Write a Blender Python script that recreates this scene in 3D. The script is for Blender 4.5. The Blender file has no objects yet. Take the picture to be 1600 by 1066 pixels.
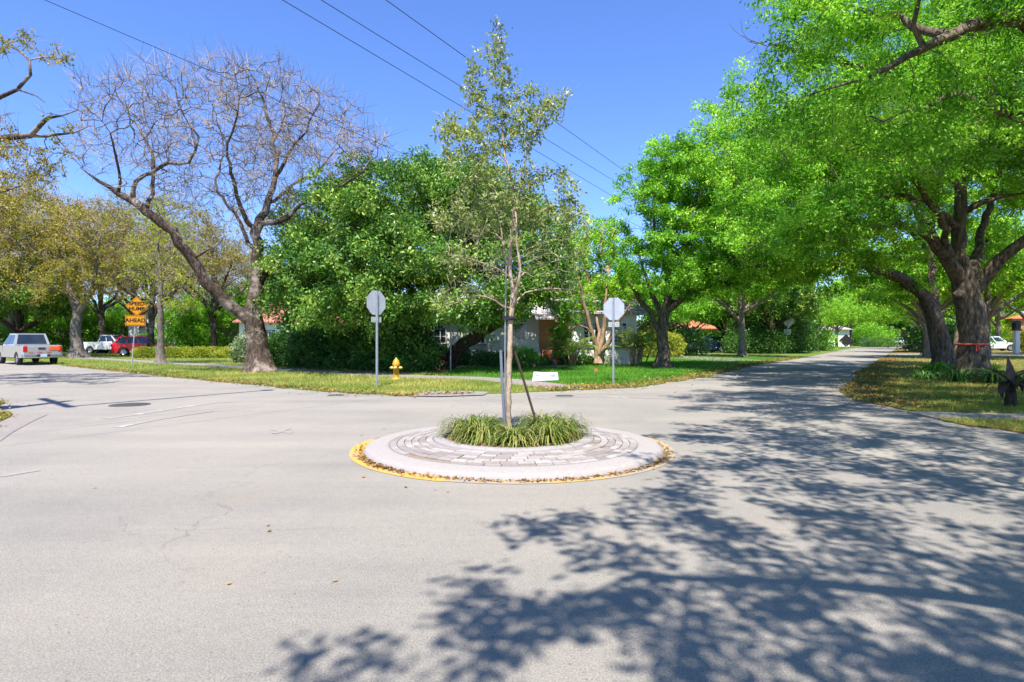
import bpy, math, random
import numpy as np
from mathutils import Vector, Matrix

S = bpy.context.scene
C = S.collection
PI = math.pi
F, H, HOR = 950.0, 1.55, 528.0          # focal length and horizon in photo pixels (1600 wide), eye height in metres

def G(u, v):
    Y = F * H / (v - HOR)
    return ((u - 800) / F * Y, Y)
def W(u, v, Y):
    return ((u - 800) / F * Y, Y, H + (HOR - v) / F * Y)
def unit(a):
    return a / np.maximum(np.linalg.norm(a, axis=-1, keepdims=True), 1e-9)

# ------------------------------------------------------------------ materials
def new_mat(name):
    m = bpy.data.materials.new(name); m.use_nodes = True
    nt = m.node_tree
    return m, nt, nt.nodes['Principled BSDF']
def N(nt, kind, **kw):
    n = nt.nodes.new(kind)
    for k, v in kw.items():
        if k in n.inputs.keys(): n.inputs[k].default_value = v
        else: setattr(n, k, v)
    return n
def L(nt, a, b): nt.links.new(a, b)
def coords(nt):
    return N(nt, 'ShaderNodeTexCoord').outputs['Object']
def noise(nt, scale, detail=3, rough=.5, vec=None):
    n = N(nt, 'ShaderNodeTexNoise'); n.inputs['Scale'].default_value = scale
    n.inputs['Detail'].default_value = detail; n.inputs['Roughness'].default_value = rough
    L(nt, vec if vec is not None else coords(nt), n.inputs['Vector'])
    return n.outputs['Fac']
def ramp(nt, fac, stops):
    r = N(nt, 'ShaderNodeValToRGB')
    el = r.color_ramp.elements
    while len(el) < len(stops): el.new(.5)
    for e, (p, c) in zip(el, stops):
        e.position = p; e.color = (c, c, c, 1) if not hasattr(c, '__len__') else (*c, 1)
    L(nt, fac, r.inputs['Fac'])
    return r.outputs['Color']
def mix(nt, fac, a, b, mode='MIX'):
    m = N(nt, 'ShaderNodeMix', data_type='RGBA', blend_type=mode)
    for s, v in ((m.inputs[0], fac), (m.inputs[6], a), (m.inputs[7], b)):
        if hasattr(v, 'links'): L(nt, v, s)
        elif hasattr(v, '__len__'): s.default_value = (*v, 1)
        else: s.default_value = v
    return m.outputs[2]
def bump(nt, bsdf, height, strength=.3, dist=.01):
    b = N(nt, 'ShaderNodeBump'); b.inputs['Strength'].default_value = strength; b.inputs['Distance'].default_value = dist
    L(nt, height, b.inputs['Height']); L(nt, b.outputs['Normal'], bsdf.inputs['Normal'])

def plain(name, col, rough=.6, metal=0., var=.15, scale=6., spec=.5, coat=0.):
    m, nt, b = new_mat(name)
    f = noise(nt, scale, 5, .6)
    c2 = tuple(min(1, c * (1 + var)) for c in col); c1 = tuple(c * (1 - var) for c in col)
    L(nt, ramp(nt, f, [(.3, c1), (.7, c2)]), b.inputs['Base Color'])
    b.inputs['Roughness'].default_value = rough; b.inputs['Metallic'].default_value = metal
    b.inputs['Specular IOR Level'].default_value = spec
    if coat: b.inputs['Coat Weight'].default_value = coat; b.inputs['Coat Roughness'].default_value = .06
    return m
def leaf_mat(name, cols, trans=.35, rough=.5, clump=.5, tcol=1.35):
    m, nt, b = new_mat(name)
    at = N(nt, 'ShaderNodeAttribute', attribute_name='tint').outputs['Fac']
    n = len(cols)
    c = ramp(nt, at, [(i / (n - 1), k) for i, k in enumerate(cols)])
    f = noise(nt, clump, 2, .5)
    c = mix(nt, 1., c, ramp(nt, f, [(.3, (.72, .8, .8)), (.7, (1.25, 1.18, 1.0))]), 'MULTIPLY')
    L(nt, c, b.inputs['Base Color']); b.inputs['Roughness'].default_value = rough
    b.inputs['Specular IOR Level'].default_value = .22
    t = N(nt, 'ShaderNodeBsdfTranslucent')
    L(nt, mix(nt, 1., c, (tcol * 1.05, tcol * 1.1, tcol * .55), 'MULTIPLY'), t.inputs['Color'])
    ms = N(nt, 'ShaderNodeMixShader'); ms.inputs[0].default_value = trans
    L(nt, b.outputs[0], ms.inputs[1]); L(nt, t.outputs[0], ms.inputs[2])
    L(nt, ms.outputs[0], nt.nodes['Material Output'].inputs['Surface'])
    return m
def bark_mat(name, dark, light, scale=5., patch=None):
    m, nt, b = new_mat(name)
    mp = N(nt, 'ShaderNodeMapping'); mp.inputs['Scale'].default_value = (1, 1, .28); L(nt, coords(nt), mp.inputs['Vector'])
    f = noise(nt, scale * 2.2, 7, .68, mp.outputs[0])
    c = ramp(nt, f, [(.36, dark), (.66, light)])
    if patch:
        p = noise(nt, 1.3, 5, .7)
        c = mix(nt, ramp(nt, p, [(.5, 0.), (.62, 1.)]), c, patch)
    L(nt, c, b.inputs['Base Color']); b.inputs['Roughness'].default_value = .92; b.inputs['Specular IOR Level'].default_value = .2
    bump(nt, b, f, .9, .05)
    return m

def road_mat():
    m, nt, b = new_mat('old_asphalt')
    fine = noise(nt, 95., 5, .8)
    mid = noise(nt, 16., 6, .75)
    big = noise(nt, .28, 6, .65)
    c = ramp(nt, fine, [(.28, (.088, .080, .070)), (.5, (.262, .245, .219)), (.72, (.465, .435, .392))])
    c = mix(nt, 1., c, ramp(nt, big, [(.3, (.83, .84, .845)), (.5, (1., .99, .97)), (.7, (1.12, 1.08, 1.02))]), 'MULTIPLY')
    c = mix(nt, 1., c, ramp(nt, mid, [(.28, .86), (.74, 1.10)]), 'MULTIPLY')
    lane = N(nt, 'ShaderNodeMapping'); lane.inputs['Rotation'].default_value = (0, 0, .64); lane.inputs['Scale'].default_value = (.10, .95, 1); L(nt, coords(nt), lane.inputs['Vector'])
    c = mix(nt, 1., c, ramp(nt, noise(nt, 1., 4, .6, lane.outputs[0]), [(.32, (.88, .88, .885)), (.66, (1.06, 1.05, 1.03))]), 'MULTIPLY')
    pk = noise(nt, .62, 3, .5)
    c = mix(nt, ramp(nt, pk, [(.60, 0.), (.74, .30)]), c, (.30, .235, .18))
    dk_ = N(nt, 'ShaderNodeTexVoronoi'); dk_.inputs['Scale'].default_value = 9.; L(nt, coords(nt), dk_.inputs['Vector'])
    c = mix(nt, ramp(nt, dk_.outputs['Distance'], [(.05, .55), (.10, 0.)]), c, (.07, .064, .058))
    sp = N(nt, 'ShaderNodeTexVoronoi'); sp.inputs['Scale'].default_value = 60.; L(nt, coords(nt), sp.inputs['Vector'])
    c = mix(nt, ramp(nt, sp.outputs['Distance'], [(.06, .35), (.13, 0.)]), c, (.50, .48, .45))
    # oil and tyre stains
    st = noise(nt, 1.1, 6, .72)
    c = mix(nt, ramp(nt, st, [(.60, 0.), (.78, .35)]), c, (.14, .137, .134))
    # thin wandering cracks
    wv = N(nt, 'ShaderNodeMapping'); L(nt, coords(nt), wv.inputs['Vector'])
    dn = N(nt, 'ShaderNodeTexNoise'); dn.inputs['Scale'].default_value = 1.4; dn.inputs['Detail'].default_value = 5; L(nt, coords(nt), dn.inputs['Vector'])
    va = N(nt, 'ShaderNodeVectorMath', operation='MULTIPLY_ADD'); L(nt, dn.outputs['Color'], va.inputs[0]); va.inputs[1].default_value = (.9, .9, .9); L(nt, wv.outputs[0], va.inputs[2])
    vo = N(nt, 'ShaderNodeTexVoronoi', feature='DISTANCE_TO_EDGE'); vo.inputs['Scale'].default_value = .31; L(nt, va.outputs[0], vo.inputs['Vector'])
    ck = ramp(nt, vo.outputs['Distance'], [(.0005, .7), (.0018, 0.)])
    msk = ramp(nt, noise(nt, .5, 3, .5), [(.48, 0.), (.60, .5)])
    ckm = mix(nt, 1., ck, msk, 'MULTIPLY')
    c = mix(nt, ckm, c, (.07, .066, .06))
    L(nt, c, b.inputs['Base Color']); b.inputs['Roughness'].default_value = .9; b.inputs['Specular IOR Level'].default_value = .25
    bump(nt, b, fine, .7, .008)
    return m
def lawn_mat(name, a, bcol, straw, amount=.5):
    m, nt, b = new_mat(name)
    f1 = noise(nt, .55, 5, .65); f2 = noise(nt, 9., 5, .7); f3 = noise(nt, 70., 3, .6)
    c = ramp(nt, f2, [(.3, a), (.7, bcol)])
    c = mix(nt, ramp(nt, f1, [(amount - .08, 0.), (amount + .14, .85)]), c, straw)
    c = mix(nt, 1., c, ramp(nt, f3, [(.25, .55), (.75, 1.3)]), 'MULTIPLY')
    L(nt, c, b.inputs['Base Color']); b.inputs['Roughness'].default_value = .95; b.inputs['Specular IOR Level'].default_value = .1
    bump(nt, b, f3, 1., .03)
    return m
def worn_paint(name, col, keep=.5, base=(.262, .245, .219), soft=.12, scale=7.):
    m, nt, b = new_mat(name)
    f = noise(nt, scale, 7, .7); g = noise(nt, .9, 3, .5); fine = noise(nt, 170., 3, .6)
    s = N(nt, 'ShaderNodeMath', operation='ADD'); L(nt, f, s.inputs[0]); L(nt, g, s.inputs[1])
    bc = ramp(nt, fine, [(.3, tuple(.75 * x for x in base)), (.7, tuple(1.2 * x for x in base))])
    hf = N(nt, 'ShaderNodeMath', operation='MULTIPLY'); L(nt, s.outputs[0], hf.inputs[0]); hf.inputs[1].default_value = .5
    th = .5 + (.5 - keep) * .4
    c = mix(nt, ramp(nt, hf.outputs[0], [(th - soft * .4, 0.), (th + soft * .4, 1.)]), bc, col)
    L(nt, c, b.inputs['Base Color']); b.inputs['Roughness'].default_value = .85
    return m
def tile_mat(name, c1, c2, scale=1.):
    m, nt, b = new_mat(name)
    w = N(nt, 'ShaderNodeTexWave', wave_type='BANDS', bands_direction='X'); w.inputs['Scale'].default_value = 1.2 * scale; w.inputs['Distortion'].default_value = .4
    L(nt, coords(nt), w.inputs['Vector'])
    f = noise(nt, 5., 5, .7)
    c = ramp(nt, f, [(.3, c1), (.7, c2)])
    c = mix(nt, 1., c, ramp(nt, w.outputs['Fac'], [(0., .72), (.5, 1.1)]), 'MULTIPLY')
    L(nt, c, b.inputs['Base Color']); b.inputs['Roughness'].default_value = .85
    bump(nt, b, w.outputs['Fac'], 1., .08)
    return m
def glass_mat(name, col=(.03, .045, .06)):
    m, nt, b = new_mat(name)
    f = noise(nt, 2., 2, .5)
    L(nt, ramp(nt, f, [(.3, tuple(.7 * c for c in col)), (.7, tuple(1.3 * c for c in col))]), b.inputs['Base Color'])
    b.inputs['Roughness'].default_value = .06; b.inputs['Specular IOR Level'].default_value = .8
    return m

def brick_mat():
    m, nt, b = new_mat('washed_out_paver')
    at = N(nt, 'ShaderNodeAttribute', attribute_name='tint').outputs['Fac']
    c = ramp(nt, at, [(0., (.215, .183, .168)), (.5, (.285, .252, .236)), (1., (.37, .34, .322))])
    c = mix(nt, 1., c, ramp(nt, noise(nt, 26., 6, .75), [(.25, .72), (.72, 1.14)]), 'MULTIPLY')
    c = mix(nt, ramp(nt, noise(nt, 2.2, 5, .7), [(.52, 0.), (.72, .5)]), c, (.20, .165, .14))
    L(nt, c, b.inputs['Base Color']); b.inputs['Roughness'].default_value = .92
    bump(nt, b, noise(nt, 60., 5, .7), .5, .006); return m
M = dict(
    road=road_mat(),
    soil=lawn_mat('garden_soil', (.05, .035, .02), (.11, .075, .045), (.16, .11, .06)),
    lawn=lawn_mat('lawn', (0.076, 0.144, 0.020), (0.169, 0.254, 0.051), (0.338, 0.288, 0.119), .58),
    lawn_green=lawn_mat('lush_lawn', (0.049, 0.155, 0.016), (0.106, 0.260, 0.033), (0.195, 0.260, 0.065), .64),
    lawn_litter=lawn_mat('leaf_strewn_lawn', (0.098, 0.122, 0.024), (0.195, 0.179, 0.057), (0.341, 0.195, 0.081), .5),
    ground=lawn_mat('open_ground', (.035, .05, .012), (.07, .085, .025), (.12, .09, .04), .55),
    concrete=plain('weathered_concrete', (.225, .20, .178), .9, var=.16, scale=9),
    curb=plain('pale_island_concrete', (.30, .272, .256), .9, var=.10, scale=24),
    ring=plain('planter_concrete', (.27, .25, .24), .9, var=.16, scale=10),
    brick_old=plain('washed_out_brick', (.36, .33, .32), .9, var=.2, scale=5),
    joint=plain('sandy_joint', (.23, .17, .125), .95, var=.3, scale=18),
    yellow_strong=worn_paint('yellow_paint_kept', (.52, .29, .05), .72, soft=.24, scale=5.),
    yellow=worn_paint('worn_yellow_paint', (.44, .28, .08), .52, soft=.25, scale=6.),
    yellow_line=worn_paint('faded_yellow_line', (.38, .27, .08), .46, soft=.1),
    white_line=worn_paint('faded_white_line', (.44, .43, .41), .27, soft=.1),
    iron=plain('cast_iron', (.10, .095, .09), .7, .4, var=.35, scale=30),
    galv=plain('galvanised_steel', (.42, .44, .47), .45, .55, var=.12, scale=10),
    signback=plain('aluminium_sign_back', (.52, .55, .60), .42, .35, var=.1, scale=5),
    plaqueback=plain('dull_plaque_back', (.44, .47, .43), .5, .2, var=.1),
    stopred=plain('sign_red', (.45, .02, .02), .4, var=.05),
    orange=plain('warning_orange', (.80, .33, .015), .45, var=.05),
    black=plain('sign_black', (.012, .012, .012), .5, var=.1),
    hydrant=plain('hydrant_yellow', (.56, .27, .012), .45, var=.1, scale=12, coat=.2),
    hydrantcap=plain('hydrant_cap', (.62, .42, .10), .5, var=.15, scale=12),
    white=plain('white_stucco', (.80, .775, .72), .85, var=.05, scale=9),
    cream=plain('cream_stucco', (.80, .64, .43), .85, var=.07, scale=8),
    trimgrey=plain('grey_trim', (.32, .33, .34), .7, var=.08),
    palewood=plain('white_frame_paint', (.72, .72, .72), .6, var=.05),
    step=plain('terracotta_steps', (.50, .19, .085), .85, var=.2, scale=14),
    rooftile=tile_mat('pale_roof_tiles', (.36, .31, .29), (.56, .51, .49)),
    redtile=tile_mat('red_roof_tiles', (.36, .11, .075), (.55, .23, .17)),
    orangetile=tile_mat('orange_roof_tiles', (.55, .14, .05), (.70, .25, .12)),
    peach=plain('peach_stucco', (.70, .30, .16), .85, var=.08),
    glass=glass_mat('window_glass'),
    carglass=glass_mat('car_glass', (.02, .03, .04)),
    silver=plain('silver_paint', (.46, .46, .46), .32, .35, var=.03, coat=.7),
    whitecar=plain('white_car_paint', (.72, .72, .73), .3, 0, var=.02, coat=.7),
    redcar=plain('red_car_paint', (.62, .012, .018), .3, .1, var=.05, coat=.8),
    bluecar=plain('dark_blue_paint', (.012, .022, .07), .25, .2, var=.05, coat=.8),
    blackcar=plain('black_paint', (.015, .016, .018), .25, .1, var=.05, coat=.8),
    greycar=plain('pale_grey_paint', (.45, .46, .47), .3, .2, var=.05, coat=.7),
    plastic=plain('black_plastic', (.022, .022, .024), .6, var=.15),
    tyre=plain('tyre_rubber', (.02, .02, .02), .85, var=.15, scale=20),
    rim=plain('wheel_alloy', (.45, .45, .46), .3, .7, var=.08),
    taillight=plain('tail_lamp_red', (.50, .015, .012), .2, var=.05, coat=.6),
    headlight=plain('lamp_clear', (.75, .76, .78), .12, .1, var=.04, coat=.8),
    redorange=plain('reflective_orange', (.85, .13, .03), .4, var=.08),
    plate=plain('licence_plate', (.50, .58, .68), .45, var=.15, scale=30),
    chrome=plain('chrome', (.62, .63, .65), .18, .9, var=.05),
    stakesteel=plain('dull_steel', (.26, .27, .28), .55, .4, var=.2, scale=14),
    stakegrey=plain('grey_stake', (.20, .22, .27), .7, .2, var=.15, scale=20),
    stakebrown=plain('brown_stake', (.07, .04, .028), .8, var=.25, scale=20),
    strap=plain('black_strap', (.02, .02, .022), .7, var=.1),
    wire=plain('wire_black', (.02, .021, .024), .6, var=.1),
    polewood=plain('pole_wood', (.16, .11, .07), .9, var=.3, scale=14),
    whiteplastic=plain('white_board', (.80, .80, .80), .5, var=.03),
    inkgrey=plain('faded_ink', (.16, .17, .20), .6, var=.1),
    ribbon=plain('orange_red_ribbon', (.70, .09, .05), .6, var=.1),
    bark_oak=bark_mat('oak_bark', (.036, .027, .019), (.22, .17, .125), 5.),
    bark_dark=bark_mat('dark_bark', (.022, .016, .012), (.11, .075, .05), 5.),
    bark_bare=bark_mat('poinciana_bark', (.024, .017, .012), (.135, .098, .074), 6., (.30, .25, .21)),
    twig_bare=plain('pale_twigs', (.29, .228, .175), .9, var=.35, scale=1.5),
    bark_sap=bark_mat('sapling_bark', (.34, .245, .165), (.62, .50, .37), 6.),
    bark_crape=bark_mat('smooth_tan_bark', (.17, .10, .06), (.42, .29, .19), 3.),
    bark_grey=bark_mat('grey_bark', (.09, .075, .062), (.25, .215, .18), 6.),
    leaf_oak=leaf_mat('oak_leaves', [(0.028, 0.115, 0.010), (0.159, 0.415, 0.025), (0.473, 0.734, 0.093)], .30),
    leaf_oak2=leaf_mat('fresh_oak_leaves', [(0.037, 0.138, 0.010), (0.219, 0.483, 0.030), (0.683, 0.881, 0.119)], .33),
    leaf_ficus=leaf_mat('ficus_leaves', [(0.034, 0.104, 0.025), (0.118, 0.263, 0.043), (0.408, 0.522, 0.104)], .18, .35),
    leaf_olive=leaf_mat('olive_brown_leaves', [(0.142, 0.164, 0.026), (0.286, 0.270, 0.046), (0.495, 0.309, 0.084)], .35),
    leaf_yellow=leaf_mat('yellow_green_leaves', [(0.182, 0.237, 0.021), (0.328, 0.382, 0.043), (0.546, 0.510, 0.085)], .4),
    leaf_sap=leaf_mat('sapling_leaves', [(0.128, 0.192, 0.063), (0.243, 0.307, 0.101), (0.435, 0.461, 0.168)], .25, .4),
    leaf_hedge=leaf_mat('hedge_leaves', [(0.030, 0.099, 0.026), (0.074, 0.189, 0.037), (0.173, 0.309, 0.062)], .18, .35),
    leaf_lime=leaf_mat('lime_hedge_leaves', [(0.146, 0.195, 0.018), (0.308, 0.358, 0.037), (0.537, 0.520, 0.090)], .3),
    leaf_varieg=leaf_mat('variegated_leaves', [(0.091, 0.156, 0.065), (0.208, 0.286, 0.156), (0.468, 0.494, 0.325)], .25),
    leaf_palm=leaf_mat('palm_fronds', [(0.074, 0.178, 0.022), (0.189, 0.336, 0.036), (0.462, 0.504, 0.082)], .3),
    leaf_croton=leaf_mat('croton_leaves', [(.06, .10, .015), (.20, .17, .03), (.38, .15, .04)], .3),
    leaf_dark=leaf_mat('dark_tropical_leaves', [(.02, .03, .014), (.035, .035, .022), (.06, .035, .03)], .12, .35),
    leaf_air=leaf_mat('airplant_leaves', [(.15, .16, .10), (.26, .27, .19), (.36, .36, .26)], .2),
    blade=leaf_mat('strap_grass', [(.035, .085, .012), (.105, .165, .026), (.24, .25, .06), (.42, .37, .16)], .2),
    turf=leaf_mat('turf_blades', [(0.092, 0.166, 0.019), (0.219, 0.290, 0.049), (0.547, 0.439, 0.145)], .3),
    turf_green=leaf_mat('lush_turf_blades', [(0.044, 0.156, 0.013), (0.097, 0.266, 0.020), (0.210, 0.344, 0.044)], .3),
    litter=leaf_mat('fallen_leaf_brown', [(.12, .065, .03), (.26, .14, .055), (.42, .27, .11)], .1, .7),
    blossom=plain('white_blossom', (.85, .84, .82), .7, var=.05),
    brick=brick_mat(),
)

# ------------------------------------------------------------------ mesh building
class MB:
    """Collects boxes, tubes, lathes and prisms into ONE mesh."""
    def __init__(s): s.v = []; s.f = []; s.sm = []
    def add(s, vs, fs, smooth=False):
        b = len(s.v); s.v.extend([tuple(map(float, p)) for p in vs])
        s.f.extend([tuple(i + b for i in f) for f in fs]); s.sm.extend([smooth] * len(fs)); return s
    def box(s, c, d, rz=0., bev=0., ry=0.):
        x, y, z = (k / 2 for k in d)
        R = Matrix.Rotation(rz, 3, 'Z') @ Matrix.Rotation(ry, 3, 'Y')
        if bev <= 0:
            vs = [R @ Vector((a * x, b * y, g * z)) + Vector(c) for g in (-1, 1) for b in (-1, 1) for a in (-1, 1)]
            fs = [(0, 2, 3, 1), (4, 5, 7, 6), (0, 1, 5, 4), (2, 6, 7, 3), (0, 4, 6, 2), (1, 3, 7, 5)]
            return s.add(vs, fs)
        prof = [(-x + bev, -y), (x - bev, -y), (x, -y + bev), (x, y - bev), (x - bev, y), (-x + bev, y), (-x, y - bev), (-x, -y + bev)]
        k = 1 - bev / max(x, 1e-6); l = 1 - bev / max(y, 1e-6)
        vs = []
        for zz, sc in ((-z, 0), (-z + bev, 1), (z - bev, 1), (z, 0)):
            for (px, py) in prof:
                q = (px, py) if sc else (px * k, py * l)
                vs.append(R @ Vector((q[0], q[1], zz)) + Vector(c))
        fs = [tuple(reversed(range(8))), tuple(range(24, 32))]
        for r in range(3):
            for i in range(8):
                j = (i + 1) % 8; fs.append((r * 8 + i, r * 8 + j, r * 8 + 8 + j, r * 8 + 8 + i))
        return s.add(vs, fs)
    def tube(s, pts, rad, n=8, cap=True, smooth=True):
        pts = [Vector(p) for p in pts]
        if not hasattr(rad, '__len__'): rad = [rad] * len(pts)
        vs = []; fs = []
        t = (pts[1] - pts[0]).normalized()
        a = t.orthogonal().normalized()
        for i, p in enumerate(pts):
            if i == 0: t = pts[1] - pts[0]
            elif i == len(pts) - 1: t = pts[-1] - pts[-2]
            else: t = pts[i + 1] - pts[i - 1]
            t.normalize(); a = (a - t * a.dot(t)).normalized(); b = t.cross(a)
            for k in range(n):
                an = 2 * PI * k / n
                vs.append(p + (a * math.cos(an) + b * math.sin(an)) * rad[i])
        for i in range(len(pts) - 1):
            for k in range(n):
                l = (k + 1) % n; fs.append((i * n + k, i * n + l, i * n + n + l, i * n + n + k))
        s.add(vs, fs, smooth)
        if cap:
            s.add(vs[:n], [tuple(reversed(range(n)))]); s.add(vs[-n:], [tuple(range(n))])
        return s
    def lathe(s, prof, n=24, c=(0, 0, 0), axis='Z', smooth=True, closed=False):
        vs = []; fs = []
        for (r, z) in prof:
            for k in range(n):
                a = 2 * PI * k / n; p = (r * math.cos(a), r * math.sin(a), z)
                if axis == 'X': p = (p[2], p[0], p[1])
                elif axis == 'Y': p = (p[1], p[2], p[0])
                vs.append((p[0] + c[0], p[1] + c[1], p[2] + c[2]))
        m = len(prof)
        for i in range(m if closed else m - 1):
            i2 = (i + 1) % m
            for k in range(n):
                l = (k + 1) % n; fs.append((i * n + k, i * n + l, i2 * n + l, i2 * n + k))
        return s.add(vs, fs, smooth)
    def prism(s, poly, y0, y1, axis='Y', T=None):
        """poly in (x, z) extruded along y (or (x, y) along z with axis Z)."""
        n = len(poly); vs = []
        for d in (y0, y1):
            for (a, b) in poly:
                p = Vector((a, d, b)) if axis == 'Y' else (Vector((a, b, d)) if axis == 'Z' else Vector((d, a, b)))
                vs.append(T @ p if T else p)
        fs = [tuple(range(n)), tuple(reversed(range(n, 2 * n)))]
        for i in range(n):
            j = (i + 1) % n; fs.append((i, n + i, n + j, j))
        return s.add(vs, fs)
    def poly(s, pts): return s.add(pts, [tuple(range(len(pts)))])
    def build(s, name, mat, parent=None, loc=None, rz=0.):
        me = bpy.data.meshes.new(name); me.from_pydata(s.v, [], s.f); me.update()
        me.polygons.foreach_set('use_smooth', s.sm)
        me.materials.append(mat)
        o = bpy.data.objects.new(name, me); C.objects.link(o)
        if parent is not None: o.parent = parent
        if loc is not None: o.location = loc
        o.rotation_euler.z = rz
        return o

def tag(o, label=None, cat=None, group=None, kind=None):
    for k, v in (('label', label), ('category', cat), ('group', group), ('kind', kind)):
        if v: o[k] = v
    return o
def thing(name, label, cat, loc=(0, 0, 0), rz=0., group=None):
    o = bpy.data.objects.new(name, None); C.objects.link(o)
    o.empty_display_size = .2; o.location = loc; o.rotation_euler.z = rz
    return tag(o, label, cat, group)
def dup(root, loc, rz=0., scale=None, label=None, group=None):
    r = root.copy(); C.objects.link(r); r.location = loc; r.rotation_euler = (0, 0, rz)
    if scale is not None: r.scale = scale if hasattr(scale, '__len__') else (scale,) * 3
    if label: r['label'] = label
    if group: r['group'] = group
    for ch in list(root.children):
        c = ch.copy(); C.objects.link(c); c.parent = r
        for g in list(ch.children):
            d = g.copy(); C.objects.link(d); d.parent = c
    return r
def quads_mesh(name, V4, mat, parent=None, tint=None, loc=None, k=4):
    """V4: (n, k, 3) array, one polygon of k corners each."""
    n = len(V4)
    me = bpy.data.meshes.new(name)
    me.vertices.add(n * k); me.vertices.foreach_set('co', np.ascontiguousarray(V4, np.float32).ravel())
    me.loops.add(n * k); me.loops.foreach_set('vertex_index', np.arange(n * k, dtype=np.int32))
    me.polygons.add(n); me.polygons.foreach_set('loop_start', np.arange(0, n * k, k, dtype=np.int32))
    me.update(calc_edges=True)
    if tint is not None:
        at = me.attributes.new('tint', 'FLOAT', 'FACE'); at.data.foreach_set('value', np.ascontiguousarray(tint, np.float32))
    me.materials.append(mat)
    o = bpy.data.objects.new(name, me); C.objects.link(o)
    if parent is not None: o.parent = parent
    if loc is not None: o.location = loc
    return o

# ------------------------------------------------------------------ trees
def colonize(nodes, par, A, rng, step, di, dk, iters=140, bias=(0, 0, .12), maxkids=3, wob=.35):
    P = np.array(nodes, float); par = list(par)
    kids = np.zeros(len(P), int)
    for p in par:
        if p >= 0: kids[p] += 1
    d = np.linalg.norm(A[:, None] - P[None], axis=2)
    near = d.argmin(1); dist = d.min(1); alive = dist > dk
    bias = np.array(bias)
    for it in range(iters):
        act = alive & (dist < di)
        if not act.any():
            if not alive.any() or it > iters - 3: break
            di *= 1.3
            if di > 30: break
            continue
        ids = near[act]; dr = unit(A[act] - P[ids])
        acc = np.zeros_like(P); np.add.at(acc, ids, dr)
        gr = np.unique(ids); gr = gr[kids[gr] < maxkids]
        if len(gr) == 0:
            alive[act] = False; continue
        dv = unit(unit(acc[gr]) + bias + rng.normal(0, wob, (len(gr), 3)))
        new = P[gr] + dv * step
        base = len(P); P = np.vstack([P, new]); par.extend(gr.tolist())
        kids[gr] += 1; kids = np.concatenate([kids, np.zeros(len(gr), int)])
        ai = np.nonzero(alive)[0]
        dn = np.linalg.norm(A[ai][:, None] - new[None], axis=2)
        m = dn.argmin(1); mv = dn.min(1); better = mv < dist[ai]
        near[ai[better]] = base + m[better]; dist[ai[better]] = mv[better]
        alive[dist < dk] = False
    return P, np.array(par)

def densify(pl, seg=.35, rng=None, jit=0.):
    """pl: list of (x, y, z, r) -> resampled with a Catmull-Rom curve."""
    p = np.array(pl, float); out = []
    q = np.vstack([2 * p[0] - p[1], p, 2 * p[-1] - p[-2]])
    for i in range(len(p) - 1):
        a, b, c, d = q[i], q[i + 1], q[i + 2], q[i + 3]
        n = max(1, int(np.linalg.norm((c - b)[:3]) / seg))
        for k in range(n):
            t = k / n
            out.append(.5 * (2 * b + (c - a) * t + (2 * a - 5 * b + 4 * c - d) * t * t + (3 * b - a - 3 * c + d) * t ** 3))
    out.append(p[-1]); out = np.array(out)
    if rng is not None and jit: out[1:-1, :3] += rng.normal(0, jit, (len(out) - 2, 3))
    return out

def skeleton(limbs, rng, seg=.35, jit=.03):
    """limbs: list of polylines of (x, y, z, r); the first is the trunk, every other starts from the nearest node already there."""
    P = []; par = []; R = []
    for li, pl in enumerate(limbs):
        q = densify(pl, seg, rng, jit)
        start = -1
        if li > 0:
            d = np.linalg.norm(np.array(P) - q[0, :3], axis=1); start = int(d.argmin())
            q = q[1:] if len(q) > 2 else q
        prev = start
        for row in q:
            P.append(row[:3]); R.append(max(row[3], .004)); par.append(prev); prev = len(P) - 1
    return P, par, R

def sample_crown(blobs, n, rng, hollow=.25, pw=1.):
    """blobs: (x, y, z, rx, ry, rz) ellipsoids; points spread by volume, denser towards the outside."""
    vol = np.array([b[3] * b[4] * b[5] for b in blobs]); vol = vol ** pw; cnt = np.maximum(8, (vol / vol.sum() * n).astype(int))
    out = []
    for b, k in zip(blobs, cnt):
        d = unit(rng.normal(size=(k, 3))); r = (hollow + (1 - hollow) * rng.random(k)) ** (1 / 2.2)
        out.append(np.array(b[:3]) + d * r[:, None] * np.array(b[3:6]))
    return np.vstack(out)
def pix_blobs(Y, lst):
    """(u, v, ru, rv, dy, ry) in photo pixels at depth Y -> metres"""
    out = []
    for (u, v, ru, rv, dy, ry) in lst:
        y = Y + dy; x, _, z = W(u, v, y); out.append((x, y, z, ru * y / F, ry, rv * y / F))
    return out
def pix_limb(Y, lst):
    lst = list(lst); lst[-1] = (lst[-1][0], lst[-1][1], min(lst[-1][2], .014), lst[-1][3])
    """(u, v, r, dy)"""
    return [(*W(u, v, Y + dy), r) for (u, v, r, dy) in lst]

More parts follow.
